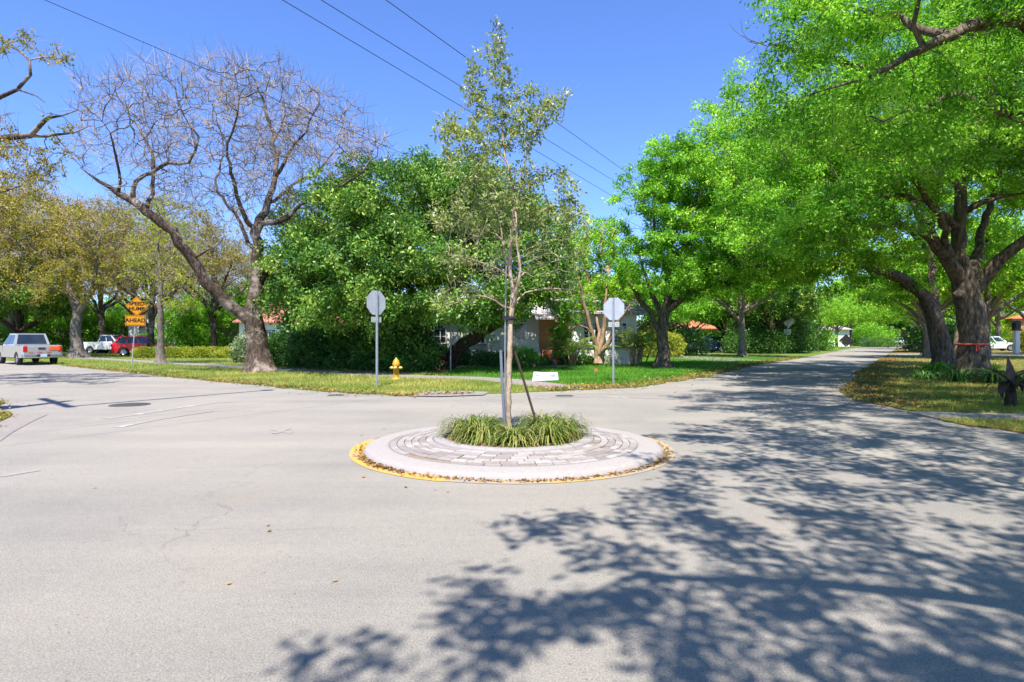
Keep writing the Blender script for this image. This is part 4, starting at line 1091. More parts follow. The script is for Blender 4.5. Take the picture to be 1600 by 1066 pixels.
bb = pix_blobs(YB, [(205, 190, 75, 80, -1, 3.2), (285, 180, 70, 75, -1, 3.6), (365, 170, 65, 75, 0, 3.8), (430, 180, 70, 80, .5, 4), (510, 215, 70, 65, 0, 3.6), (575, 245, 40, 45, -1, 2.6), (330, 260, 90, 55, 0, 3.5), (460, 280, 80, 50, 0, 3.4), (160, 240, 35, 40, -2, 2), (260, 300, 60, 30, -1.5, 2.4), (430, 330, 40, 30, 0, 2)])
bx, by = G(405, 582)
bare = make_tree('bare_tree', 'large leafless tree with a long leaning limb on the verge left of the hedge', 'tree', (bx, YB, .0), [pix_limb(YB, l) for l in bl], bb, 31, M['bark_bare'], M['leaf_olive'], .5,
                 n_attr=2300, step=.33, di=2.4, dk=.46, n_leaf=900, leaf=(.12, .06), rho=.2, leaf_r=.03, twigs=4, twig_len=.9, twig_r=.0095, twigm=M['twig_bare'], flare=.55, wob=.42, tip=.011, jit=.045, lumps=.13)
# two air plants sitting on its limbs
for (u, v, dy, s, sd, lab) in ((418, 425, .1, .75, 1, 'spiky grey air plant perched in the fork of the bare tree trunk'),):
    q, tt = strap_clump(90, .2, s, np.random.default_rng(sd), .03, 1.3); q[..., 2] -= .0
    tag(quads_mesh('air_plant', q, M['leaf_air'], None, tt, W(u, v, YB + dy - .3)), lab, 'plant')

# broad dark ficus in the middle
YF = 29.2
fl = [[(684, 582, .60, 0), (680, 565, .52, 0), (668, 540, .46, 0), (660, 515, .40, 0), (662, 480, .33, 0), (672, 440, .28, 0), (684, 395, .22, 0), (690, 345, .16, 0), (685, 300, .08, 0)],
      [(664, 540, .33, 0), (648, 520, .29, -.6), (625, 502, .25, -1.2), (600, 485, .22, -1.8), (565, 462, .18, -2.4), (530, 435, .13, -2.8), (495, 415, .08, -3)],
      [(700, 578, .35, -.2), (708, 556, .32, -.4), (728, 535, .29, -.8), (755, 518, .25, -1.2), (790, 500, .20, -1.5), (825, 470, .14, -1.8), (850, 430, .08, -2)],
      [(662, 490, .22, 0), (640, 450, .18, -1), (610, 410, .14, -2), (580, 360, .09, -2.6), (560, 320, .05, -3)],
      [(672, 445, .18, 0), (705, 410, .15, -1), (740, 370, .11, -2), (770, 330, .06, -2.5)],
      [(668, 470, .20, 0), (640, 420, .15, 2), (600, 370, .1, 3.5), (570, 330, .05, 4.2)],
      [(675, 450, .18, 0), (720, 420, .14, 2), (770, 380, .1, 3.5), (810, 340, .05, 4.2)]]
fb = pix_blobs(YF, [(560, 370, 85, 75, -1.5, 4.5), (640, 310, 90, 62, 0, 5), (500, 420, 65, 62, -1, 4), (585, 430, 80, 60, -3.2, 3.4), (730, 330, 75, 70, 0, 5), (795, 355, 65, 55, 0, 4.5), (850, 375, 50, 50, 0, 4), (650, 400, 95, 50, -3.5, 3), (760, 420, 80, 50, -2.5, 3.2),
                    (830, 440, 60, 40, -1.5, 3.2), (455, 455, 40, 50, 0, 3), (540, 478, 70, 28, -2.5, 3), (620, 460, 60, 30, -3, 2.6), (560, 310, 50, 42, 0, 3.5), (700, 285, 55, 35, 0, 3.5), (470, 350, 40, 40, 2, 3), (740, 470, 70, 32, -3.2, 2.6), (810, 470, 50, 26, -2.4, 2.4), (590, 488, 60, 26, -3.4, 2.2), (660, 486, 50, 20, -4, 1.8), (870, 430, 40, 40, -1, 2.6), (510, 500, 50, 26, -2.6, 2.2), (450, 500, 30, 30, -1, 2), (690, 498, 60, 16, -4.4, 1.6), (620, 505, 50, 16, -4, 1.6), (770, 492, 50, 16, -3.6, 1.6)])
ficus = make_tree('ficus_tree', 'broad dense ficus tree with low spreading limbs before the white house', 'tree', (*W(684, 582, YF)[:2], 0), [pix_limb(YF, l) for l in fl], fb, 41, M['bark_dark'], M['leaf_ficus'], .6,
                  n_attr=1700, step=.5, di=3.5, dk=.72, n_leaf=200000, leaf=(.155, .078), rho=.44, leaf_r=.045, droop=.35, flare=.8, wob=.3, lumps=.16, hollow=.45, up=.55, tip=.011)

def small_tree(*a, **k): return make_tree(*a, **k)
# oak on the right-hand lawn
YO = 30.8
ol = [[(1036, 577, .36, 0), (1036, 560, .31, 0), (1036, 535, .28, 0), (1037, 505, .27, 0), (1040, 488, .25, 0), (1043, 455, .18, 0), (1046, 420, .15, .2), (1052, 370, .11, .4), (1056, 310, .06, .4)],
      [(1035, 528, .15, 0), (1022, 500, .14, -.3), (1008, 478, .13, -.7), (996, 462, .11, -1.2), (980, 440, .07, -1.8)],
      [(1037, 500, .14, 0), (1026, 475, .13, .4), (1014, 448, .11, .9), (1005, 420, .08, 1.2), (995, 380, .05, 1.5)],
      [(1042, 488, .17, 0), (1062, 470, .15, -.5), (1080, 452, .13, -1), (1098, 430, .10, -1.6), (1125, 400, .06, -2.2)],
      [(1043, 480, .15, 0), (1070, 462, .13, .6), (1100, 450, .10, 1.2), (1130, 440, .06, 1.8)],
      [(1046, 430, .11, .2), (1030, 390, .09, -1), (1020, 340, .06, -2), (1025, 290, .03, -2.5)],
      [(1048, 410, .11, .2), (1080, 370, .08, 1.2), (1110, 330, .05, 2)]]
ob = pix_blobs(YO, [(1010, 330, 48, 60, -2, 2), (1050, 260, 60, 50, 0, 3.6), (1090, 310, 65, 60, 0, 4), (1060, 385, 75, 50, -1, 4), (1120, 390, 65, 50, 0, 3.6), (995, 430, 42, 40, -2, 2), (1000, 260, 28, 30, -2, 1.6), (1130, 300, 55, 60, 1, 3.6), (1000, 385, 30, 40, -2, 2), (1085, 440, 50, 22, -1, 3), (1030, 450, 50, 22, -2, 2), (1165, 420, 40, 30, 0, 3), (975, 350, 14, 16, 0, 1)])
oak_lawn = make_tree('oak_tree', 'rounded green oak with a forked trunk alone on the lush right-hand lawn', 'tree', (*W(1036, 577, YO)[:2], 0), [pix_limb(YO, l) for l in ol], ob, 51, M['bark_oak'], M['leaf_oak'], .34,
                     n_attr=1000, step=.45, di=3, dk=.7, n_leaf=85000, leaf=(.14, .062), rho=.34, leaf_r=.035, flare=.6, wob=.3, keep=.5, flat=.42, twigs=1, twig_len=.55, twig_r=.006, tip=.009)

# big oak at the right, trunk with a ribbon
YR = 22.
rl = [[(1524, 604, .54, 0), (1522, 580, .49, 0), (1519, 545, .46, 0), (1516, 500, .44, 0), (1512, 465, .43, 0), (1508, 440, .38, 0), (1500, 412, .30, 0), (1497, 375, .24, 0), (1500, 335, .21, 0), (1502, 295, .18, 0), (1506, 250, .13, .3), (1520, 190, .08, .6), (1530, 120, .04, 1)],
      [(1504, 440, .29, 0), (1486, 412, .24, -.3), (1468, 386, .20, -.6), (1448, 366, .17, -.9), (1425, 357, .14, -1.3), (1395, 352, .11, -1.8), (1355, 358, .085, -2.4), (1310, 374, .055, -3), (1255, 380, .03, -3.4), (1205, 396, .03, -3.6)],
      [(1468, 386, .18, -.6), (1446, 350, .15, 0), (1425, 310, .12, .8), (1390, 280, .10, 1.5), (1340, 250, .07, 2.2), (1290, 225, .04, 2.6)],
      [(1520, 455, .26, 0), (1538, 432, .23, -.2), (1562, 408, .21, -.5), (1590, 385, .18, -.8), (1640, 350, .14, -1.2), (1720, 300, .09, -1.6)],
      [(1514, 440, .20, 0), (1526, 400, .15, .5), (1534, 360, .13, .9), (1548, 310, .1, 1.2), (1575, 240, .06, 1.6)],
      [(1500, 340, .14, 0), (1530, 318, .10, -.4), (1565, 308, .08, -.7), (1610, 300, .05, -1)],
      [(1486, 415, .14, -.3), (1478, 370, .12, -1), (1455, 320, .10, -2), (1420, 270, .08, -3), (1380, 220, .05, -4)],
      [(1498, 362, .14, 0), (1470, 330, .11, -.6), (1440, 312, .09, -1.2), (1400, 305, .06, -1.8), (1350, 310, .03, -2.4)],
      [(1506, 470, .19, 0), (1496, 462, .17, -.25), (1488, 459, .15, -.4)]]
rb = pix_blobs(YR, [(1300, 230, 90, 70, 0, 4), (1220, 270, 70, 70, 0, 4), (1390, 180, 110, 80, 0, 5), (1500, 130, 120, 90, 0, 5), (1620, 150, 110, 90, 0, 5), (1280, 330, 90, 45, -2, 3), (1380, 290, 80, 40, -2.5, 3.5), (1170, 330, 50, 50, 0, 3.5), (1700, 270, 100, 70, 0, 4.5), (1560, 240, 80, 45, 1, 4), (1190, 190, 50, 50, 1, 3), (1450, 60, 120, 60, 2, 4), (1400, 335, 70, 32, -3.6, 2), (1260, 385, 80, 28, -3.8, 2), (1330, 300, 90, 36, -4, 2.4), (1480, 300, 70, 30, -3.6, 2), (1180, 370, 50, 40, -2, 2.4)])
oak_r = make_tree('oak_tree', 'massive oak with a ribbon round its thick trunk at the right road edge', 'tree', (*W(1524, 604, YR)[:2], 0), [pix_limb(YR, l) for l in rl], rb, 61, M['bark_oak'], M['leaf_oak'], .6,
                  n_attr=1800, step=.45, di=3, dk=.7, n_leaf=200000, leaf=(.125, .054), rho=.42, leaf_r=.035, flare=.35, wob=.3, lumps=.12, keep=.5, flat=.42, twigs=1, twig_len=.55, twig_r=.006, tip=.009)
x, y, z = W(1518, 538, YR); rbn = MB().lathe([(.45, -.035), (.506, -.035), (.506, .035), (.45, .035)], 40, closed=True); rbn.box((-.2, -.50, -.12), (.05, .02, .24), .25); rbn.box((-.12, -.52, -.10), (.05, .02, .18), -.2)
tag(rbn.build('ribbon', M['ribbon'], None, (x, y, z)), 'orange-red ribbon tied round the thick oak trunk on the right', 'ribbon')

# leaning double oak behind it, arching over the road
YD = 29.
dl = [[(1478, 580, .50, 0), (1474, 560, .45, 0), (1468, 530, .40, 0), (1462, 500, .38, 0), (1454, 480, .32, 0), (1440, 462, .28, -.3), (1422, 446, .26, -.6), (1398, 430, .23, -1), (1370, 420, .20, -1.5), (1335, 411, .17, -2), (1295, 406, .14, -2.6), (1250, 404, .11, -3.2), (1205, 410, .07, -3.8), (1160, 420, .03, -4.2)],
      [(1464, 500, .24, 0), (1459, 460, .20, .3), (1456, 420, .17, .6), (1455, 380, .15, .9), (1460, 330, .11, 1.4), (1470, 270, .06, 2)],
      [(1494, 584, .26, .3), (1494, 556, .23, .5), (1500, 520, .20, .8), (1512, 470, .16, 1.2), (1530, 410, .12, 1.6), (1550, 350, .07, 2)],
      [(1398, 430, .15, -1), (1372, 402, .12, -.4), (1340, 384, .10, .2), (1300, 372, .08, .8), (1240, 372, .05, 1.2)],
      [(1335, 411, .10, -2), (1290, 380, .08, -3.2), (1240, 350, .06, -4.2), (1190, 320, .03, -5)],
      [(1456, 400, .12, .8), (1420, 360, .10, 1.8), (1370, 330, .07, 3), (1310, 300, .04, 4)]]
db = pix_blobs(YD, [(1160, 250, 70, 60, 0, 4), (1240, 230, 80, 70, 0, 5), (1160, 350, 70, 60, -1, 4), (1240, 330, 80, 60, -1, 4.5), (1340, 280, 90, 70, 1, 5), (1440, 250, 90, 70, 2, 5), (1530, 300, 80, 70, 2, 5), (1120, 300, 35, 50, 0, 3), (1200, 400, 60, 32, -3, 3), (1280, 370, 70, 30, -2, 4), (1560, 400, 50, 50, 3, 4), (1110, 195, 26, 26, 0, 2), (1330, 428, 60, 22, -2, 3), (1240, 395, 70, 34, -5, 2.4), (1340, 375, 70, 26, -5, 2.4), (1410, 400, 50, 24, -4, 2.2), (1150, 430, 36, 26, -3, 2), (1370, 455, 50, 16, 1, 2.4), (1270, 440, 60, 22, -2, 3), (1190, 440, 40, 22, -2, 2.5), (1085, 235, 45, 45, 0, 3), (1140, 165, 40, 40, 1, 3), (1190, 260, 60, 60, 2, 4)])
oak_d = make_tree('oak_tree', 'double-trunked oak leaning left and arching over the shaded right road', 'tree', (*W(1478, 580, YD)[:2], 0), [pix_limb(YD, l) for l in dl], db, 71, M['bark_oak'], M['leaf_oak2'], .5,
                  n_attr=1700, step=.5, di=3.2, dk=.75, n_leaf=180000, leaf=(.145, .064), rho=.46, leaf_r=.04, flare=.5, wob=.3, lumps=.13, keep=.5, flat=.42, twigs=1, twig_len=.55, twig_r=.006, tip=.009)

# near oak whose trunk stands just outside the right edge: its branches hang in at the top right
YN = 12.
tb = (15.2, 12.8, 0.)
nl = [[(15.2, 12.8, 0, .50), (15.1, 12.8, 1.2, .42), (15.0, 12.7, 2.6, .40), (14.4, 12.5, 4.2, .34), (13.2, 12.1, 5.8, .28), (11.8, 11.6, 6.8, .22), (*W(1600, 30, 11.2), .17), (*W(1545, 35, 10.9), .12), (*W(1490, 55, 10.6), .095), (*W(1440, 80, 10.3), .07), (*W(1390, 100, 10.0), .045), (*W(1330, 130, 9.8), .024), (*W(1270, 150, 9.7), .012), (*W(1225, 160, 9.7), .006)],
      [(15.0, 12.7, 2.6, .28), (15.6, 13.4, 4.5, .25), (16.6, 14.2, 6.6, .2), (17.6, 15, 8.6, .12), (18.4, 15.5, 10.4, .05)],
      [(14.4, 12.5, 4.2, .24), (13.2, 13.6, 6.0, .2), (11.6, 14.8, 7.4, .16), (9.8, 15.4, 8.2, .11), (8.0, 15.6, 8.8, .07), (6.6, 15.6, 9.1, .03)],
      [(14.9, 12.6, 3.2, .2), (15.8, 11.2, 5.0, .17), (17.2, 9.6, 6.8, .12), (18.6, 8.4, 8.2, .06)],
      [(*W(1490, 55, 10.6), .08), (*W(1430, 40, 11.2), .07), (*W(1370, 20, 11.8), .05), (*W(1300, 0, 12.4), .03)],
      [(*W(1436, 84, 10.3), .05), (*W(1434, 40, 10.2), .045), (*W(1440, -20, 10.0), .03)],
      [(13.2, 12.1, 5.8, .16), (12.0, 11.0, 6.4, .13), (10.4, 9.8, 6.6, .09), (8.8, 8.8, 6.7, .05)],
      [(13.8, 12.4, 5.0, .14), (12.2, 12.6, 5.6, .11), (*W(1560, 170, 12.4), .08), (*W(1500, 150, 12.2), .06), (*W(1440, 165, 12), .04), (*W(1380, 190, 11.8), .02)]]
nb = pix_blobs(YN, [(1330, 60, 110, 75, 0, 2.4), (1230, 90, 75, 60, .5, 2), (1450, 40, 120, 70, 0, 2.6), (1300, 165, 100, 55, 0, 2), (1420, 205, 120, 55, -.3, 2.2), (1540, 230, 110, 50, 0, 2.4), (1600, 120, 90, 80, 1, 2.4), (1200, 170, 60, 50, 1.5, 2), (1180, 20, 32, 28, .5, 1.4), (1345, 240, 70, 32, -.5, 1.4), (1270, 250, 80, 30, -1, 1.4), (1450, 265, 80, 22, -1.4, 1.4), (1620, 20, 120, 80, 0, 3)]) + \
     [(17, 13, 9.3, 5, 5, 2.3), (10.5, 14.5, 9.3, 4, 3.5, 2.0), (13, 10, 8.8, 4.5, 3, 2), (18, 9, 7.6, 4, 3.5, 2), (8.3, 8.4, 7.6, 2.6, 2.2, 1.0), (7.2, 6.6, 8.7, 3.8, 2.6, 1.1), (4.9, 9.0, 9.3, 2.2, 2.0, .9), (11.5, 6.2, 8.6, 3.6, 3.0, 1.2), (5.6, 4.9, 8.4, 2.2, 1.6, .8), (11, 11.5, 8.8, 3.6, 2.6, 1.2), (14.5, 16, 8.4, 4, 3.5, 1.4), (18, 17, 8, 4, 4, 1.6)]
oak_n = make_tree('oak_tree', 'near oak whose leafy branches hang into the top right corner', 'tree', tb, nl, nb, 81, M['bark_oak'], M['leaf_oak'], .5,
                  n_attr=2900, step=.34, di=2.2, dk=.52, n_leaf=330000, leaf=(.092, .038), rho=.30, leaf_r=.028, flare=.5, wob=.3, lumps=.12, droop=.2, tip=.007, hollow=.4, keep=.5, flat=.42, twigs=1, twig_len=.55, twig_r=.006)

# oak on the near corner behind the viewer's right shoulder: it throws the dappled shade over the foreground
tb = (8.2, -2.6, 0.)
kl = [[(8.2, -2.6, 0, .5), (8.1, -2.6, 1.5, .42), (7.9, -2.5, 3.0, .38), (7.2, -2.2, 4.6, .3), (6.0, -1.6, 6.0, .22), (4.2, -.9, 7.0, .15), (2.2, -.4, 7.6, .09), (.4, -.2, 7.9, .04)],
      [(7.9, -2.5, 3, .28), (8.6, -1.2, 5, .22), (9.0, .6, 6.8, .15), (9.2, 2.6, 7.8, .07)],
      [(7.6, -2.4, 3.8, .2), (6.6, -3.6, 5.6, .15), (4.8, -4.6, 7, .1), (2.6, -5, 7.8, .05)],
      [(6.6, -1.9, 5.2, .16), (6.0, 0, 6.6, .12), (5.2, 1.6, 7.4, .08), (4.2, 2.8, 7.8, .03)],
      [(8, -2.6, 3.2, .2), (9.8, -3.6, 5.4, .15), (11.6, -4.4, 7.2, .08)]]
kb = [(3.2, -1.6, 7.7, 4.4, 2.6, 1.1), (6.5, .2, 7.9, 3.8, 2.6, 1.2), (9.5, -1.5, 8.2, 4.5, 3.6, 1.4), (5.0, -4.0, 7.8, 4.2, 3, 1.2), (4.6, 2.3, 7.8, 3.3, 1.7, .9), (8.8, 2.6, 7.8, 3.6, 1.9, 1.0), (.3, -1.9, 7.4, 2.1, 1.6, .8), (1.6, .6, 7.6, 2.3, 1.5, .8), (-.4, -3.2, 7.4, 2.0, 1.5, .8), (-.9, -1.6, 7.3, 1.3, 1.2, .6), (3.6, 5.0, 8.3, 2.2, 1.7, .8), (2.4, 2.6, 7.9, 2.2, 1.6, .8), (6.2, 4.2, 8.2, 3, 2, .9)]
oak_k = make_tree('oak_tree', 'near corner oak that throws the dappled shade across the foreground asphalt', 'tree', tb, kl, kb, 91, M['bark_oak'], M['leaf_oak'], .5,
                  n_attr=2100, step=.38, di=2.4, dk=.55, n_leaf=82000, keep=.74, rho=.24, leaf_r=.03, flare=.5, wob=.32, tip=.008)

# branches reaching in at the left edge
YL = 20.
tb = (*W(-190, 600, YL)[:2], 0)
ll = [[(-190, 608, .38, 0), (-188, 560, .34, 0), (-180, 480, .30, 0), (-160, 400, .26, 0), (-120, 320, .2, 0), (-80, 260, .16, 0), (-40, 228, .13, 0), (0, 218, .11, 0), (28, 212, .10, 0), (50, 210, .085, -.1), (75, 186, .05, -.2), (100, 180, .03, -.2), (122, 172, .015, -.2)],
      [(48, 212, .06, 0), (90, 212, .04, .1), (118, 209, .03, .1), (142, 196, .012, .2)],
      [(-120, 320, .15, 0), (-80, 230, .11, .4), (-40, 180, .09, .5), (0, 155, .07, .5), (28, 140, .06, .5), (48, 118, .05, .5), (48, 96, .04, .5), (30, 78, .035, .5), (5, 64, .025, .5), (-20, 45, .01, .5)],
      [(38, 90, .03, .5), (68, 88, .022, .6), (95, 92, .014, .6), (118, 82, .006, .6)],
      [(28, 140, .03, .5), (60, 148, .02, .4), (70, 160, .012, .4)],
      [(-180, 480, .2, 0), (-230, 400, .15, -.5), (-300, 300, .1, -1)],
      [(-160, 400, .14, 0), (-100, 350, .1, -.8), (-50, 320, .07, -1.4), (0, 300, .05, -1.8), (35, 290, .03, -2)]]
lb = pix_blobs(YL, [(20, 70, 40, 32, .5, 1.2), (85, 85, 30, 22, .6, .8), (10, 250, 60, 45, 0, 1.6), (70, 260, 45, 40, .2, 1.4), (-60, 200, 70, 60, .5, 2), (100, 190, 30, 20, -.2, .8), (-40, 320, 70, 60, -1, 2), (30, 320, 40, 40, -1.5, 1.4), (-200, 260, 120, 80, 0, 3)])
edge_t = make_tree('gnarled_tree', 'gnarled half-bare tree reaching crooked branches in at the left edge', 'tree', tb, [pix_limb(YL, l) for l in ll], lb, 101, M['bark_bare'], M['leaf_olive'], .38,
                   n_attr=700, step=.25, di=1.8, dk=.4, n_leaf=15000, leaf=(.10, .05), rho=.14, leaf_r=.012, twigs=3, twig_len=.5, twig_r=.007, twigm=M['twig_bare'], keep=.6, wob=.5, tip=.008, flare=.4)

# left background: olive half-bare trees
YV = 47.
vl = [[(121, 560, .46, 0), (121, 545, .40, 0), (119, 515, .36, 0), (121, 490, .34, 0), (112, 462, .26, 0), (100, 432, .2, .5), (85, 400, .14, 1), (70, 370, .08, 1.5)],
      [(121, 492, .24, 0), (138, 465, .2, -.5), (148, 430, .16, -1), (152, 395, .11, -1.5), (160, 360, .05, -2)],
      [(112, 462, .14, 0), (75, 450, .10, -1.5), (40, 445, .07, -2.5), (10, 440, .03, -3)],
      [(140, 455, .14, -.6), (175, 435, .10, .8), (205, 420, .06, 1.5)]]
vb = pix_blobs(YV, [(60, 400, 80, 55, 0, 5), (130, 370, 70, 50, 0, 5), (180, 410, 50, 45, 0, 4), (20, 440, 60, 35, -1, 4), (120, 440, 60, 30, -2, 3.5), (60, 345, 60, 35, 1, 4), (160, 350, 50, 30, 0, 4)])
olive = make_tree('olive_tree', 'half-bare olive-brown tree with a stout trunk beside the silver pickup', 'tree', (*W(121, 560, YV)[:2], 0), [pix_limb(YV, l) for l in vl], vb, 111, M['bark_grey'], M['leaf_olive'], .46,
                  n_attr=900, step=.55, di=3.4, dk=.85, n_leaf=21000, leaf=(.19, .09), rho=.4, leaf_r=.035, twigs=2, twig_len=1.0, twig_r=.014, twigm=M['twig_bare'], keep=.55, wob=.4, tip=.014)
YT = 35.5
tl = [[(251, 570, .22, 0), (251, 545, .19, 0), (252, 510, .17, 0), (250, 470, .14, 0), (252, 430, .11, .1), (247, 395, .08, .1), (250, 350, .05, .1), (246, 310, .02, .1)],
      [(252, 480, .07, 0), (270, 450, .05, -.5), (290, 430, .03, -1)], [(251, 460, .07, 0), (232, 430, .05, .5), (215, 400, .03, 1)], [(250, 420, .06, 0), (275, 390, .04, .5), (290, 360, .02, 1)], [(254, 510, .05, 0), (275, 492, .03, .6), (300, 480, .015, 1)]]
tbb = pix_blobs(YT, [(250, 360, 45, 55, 0, 2), (225, 410, 35, 40, 0, 1.6), (285, 410, 40, 45, 0, 1.8), (265, 460, 45, 30, 0, 1.8), (300, 460, 30, 30, 0, 1.4)])
make_tree('slim_tree', 'slim grey sparsely leafed tree standing between warning sign and leaning trunk', 'tree', (*W(251, 570, YT)[:2], 0), [pix_limb(YT, l) for l in tl], tbb, 121, M['bark_grey'], M['leaf_yellow'], .2,
          n_attr=520, step=.35, di=2.2, dk=.5, n_leaf=5200, leaf=(.13, .06), rho=.25, leaf_r=.02, twigs=3, twig_len=.7, twig_r=.009, twigm=M['twig_bare'], keep=.6, wob=.4, tip=.009)
# smooth-barked multi-stem tree by the house
YC = 33.2
cl = [[(934, 568, .20, 0), (934, 555, .17, 0), (930, 535, .15, 0), (922, 510, .12, -.1), (914, 485, .10, -.2), (908, 455, .07, -.3), (900, 420, .03, -.4)],
      [(936, 556, .15, 0), (940, 530, .13, .2), (945, 500, .11, .3), (946, 470, .08, .4), (950, 430, .04, .5)], [(938, 558, .14, -.1), (950, 535, .12, -.3), (962, 510, .10, -.5), (975, 490, .07, -.7), (990, 470, .03, -.9)],
      [(932, 545, .11, 0), (936, 520, .09, .5), (931, 490, .07, .9), (925, 450, .04, 1.2)], [(926, 520, .06, 0), (915, 512, .05, -.4), (902, 508, .04, -.7), (893, 520, .02, -.9)]]
cb = pix_blobs(YC, [(900, 400, 40, 45, 2.6, 1.8), (935, 385, 45, 50, 2.8, 2.0), (960, 425, 40, 35, 2.6, 1.6), (880, 440, 35, 28, 2.2, 1.6), (925, 448, 50, 16, 1.6, 1.4), (962, 458, 34, 18, 1.0, 1.2), (905, 466, 36, 14, .8, 1.2), (990, 458, 22, 20, .8, 1.2)])
make_tree('multi_stem_tree', 'multi-stemmed tree with smooth tan bark in front of the white wing wall', 'tree', (*W(934, 568, YC)[:2], 0), [pix_limb(YC, l) for l in cl], cb, 131, M['bark_crape'], M['leaf_oak2'], .22,
          n_attr=560, step=.33, di=2.4, dk=.45, n_leaf=26000, leaf=(.14, .065), rho=.26, leaf_r=.03, flare=.35, wob=.3)
# bushy small tree before the porch
YP = 33.6
make_tree('porch_tree', 'small leafy tree with a gnarled trunk between porch steps and wing window', 'tree', (*W(867, 575, YP)[:2], 0),
          [pix_limb(YP, l) for l in ([(867, 575, .17, 0), (866, 560, .15, 0), (866, 540, .10, 0), (868, 515, .07, 0), (872, 490, .04, 0)], [(868, 550, .07, 0), (885, 525, .05, -.2), (900, 508, .035, -.3), (910, 500, .02, -.4)], [(866, 540, .05, 0), (858, 520, .03, .2)])],
          pix_blobs(YP, [(873, 518, 13, 30, 0, .5), (884, 545, 14, 14, -.3, .5), (880, 490, 16, 18, 0, .5)]), 141, M['bark_crape'], M['leaf_oak'], .16, n_attr=200, step=.2, di=1.2, dk=.3, n_leaf=2300, leaf=(.17, .06), rho=.14, leaf_r=.05, flare=.3)

# ---- background trees: three kinds, copied along the streets and gardens
def standing(name, label, seed, bark, leafm, h, r, trunk_r, n_leaf, leaf, keep=1., twigs=0, group=None, fork=.3, lean=.0, tall=.62):
    rg = np.random.default_rng(seed); lb = []
    lb.append([(0, 0, 0, trunk_r), (.05, 0, h * fork * .5, trunk_r * .82), (.1 + lean, .05, h * fork, trunk_r * .75), (.2 + lean * 2, .1, h * .55, trunk_r * .45), (.2 + lean * 3, 0, h * .8, trunk_r * .15)])
    for k in range(5):
        a = k * 1.257 + rg.random() * .6; q = .55 + .35 * rg.random()
        lb.append([(.1 + lean, .05, h * fork * (.9 + .1 * k), trunk_r * .5), (.1 + lean + math.cos(a) * r * .28, math.sin(a) * r * .28, h * (fork + .14), trunk_r * .4), (math.cos(a) * r * q, math.sin(a) * r * q, h * (fork + .30), trunk_r * .2), (math.cos(a) * r * .9, math.sin(a) * r * .9, h * (fork + .34), trunk_r * .07)])
    bl_ = [(0, 0, h * .72, r * .75, r * .75, h * .25)]
    for k in range(8):
        a = k * .785 + rg.random() * .5; d = r * (.5 + .25 * rg.random())
        bl_.append((math.cos(a) * d, math.sin(a) * d, h * (.48 + .28 * rg.random()), r * (.3 + .2 * rg.random()), r * (.3 + .2 * rg.random()), h * (.1 + .08 * rg.random())))
    return make_tree(name, label, 'tree', (0, 0, 0), lb, bl_, seed, bark, leafm, trunk_r, n_attr=520, step=.55, di=3.5, dk=.95, n_leaf=n_leaf, leaf=leaf, rho=.42, leaf_r=.05, keep=keep, wob=.35, hollow=.4,
                     twigs=twigs, twig_len=1.0, twig_r=.016, twigm=M['twig_bare'], group=group, flare=.5, tip=.016)
def put(proto, used, u, Y, s, rz, label, sz=1.):
    loc = (W(u, 528, Y)[0], Y, 0)
    if not used[0]:
        used[0] = True; proto.location = loc; proto.rotation_euler.z = rz; proto.scale = (s, s, s * sz); proto['label'] = label; return proto
    o = dup(proto, loc, rz, (s, s, s * sz), label); return o
street = standing('street_oak', 'x', 201, M['bark_grey'], M['leaf_oak2'], 11., 6.2, .30, 30000, (.24, .11), fork=.26, group='oaks lining the right road')
us = [False]
side = {'L': 'left', 'R': 'right'}
dA = np.array([.545, .838])
spots = [('L', 1160, 48.5, 1.0), ('L', 1273, 70, .62), ('L', 1291, 84, .72), ('L', 1307, 96, .8), ('L', 1330, 112, 1.0), ('L', 1352, 132, 1.0), ('L', 1366, 155, 1.0)]
words = ['grey-trunked street oak before the dark shrubs right of the lawn oak', 'short street oak in front of the pale far house', 'second short street oak, next to the pale house gable', 'third short street oak, left of the dark diamond board', 'street oak just beyond the dark diamond board', 'street oak behind the grey car far down the road', 'last visible street oak on the left side of the far road']
for (sd, u, Y, s), lab in zip(spots, words): put(street, us, u, Y, s, u * .7, lab)
spots = [(1450, 46, .95), (1456, 62, 1.0), (1450, 80, 1.0), (1444, 102, 1.05), (1438, 128, 1.05), (1430, 160, 1.1), (1393, 190, 1.3), (1335, 140, 1.5), (1378, 172, 1.7), (1300, 150, 1.4), (1540, 44, 1.0), (1610, 56, 1.0), (1560, 78, 1.1), (1690, 44, 1.0), (1500, 96, 1.1), (1640, 100, 1.2)]
words = ['street oak directly behind the leaning double oak', 'street oak over the dark shaded car', 'street oak right of the small red stop sign', 'street oak behind the small white far vehicle', 'distant street oak on the right side of the far road', 'farther street oak closing the right side of the road', 'most distant oak, closing the end of the right road',
         'distant oak over the grey car, left of the road end', 'tall distant oak rising just left of the road end', 'distant oak high above the pale house', 'bright oak between the ribboned trunk and the white hatchback', 'bright oak standing over the black lantern post', 'bright oak behind the white hatchback', 'oak in front of the peach house, at the right edge', 'tall oak filling the gap behind the double oak', 'tall oak behind the peach house roof']
for (u, Y, s), lab in zip(spots, words): put(street, us, u, Y, s, u * 1.3 + Y, lab)

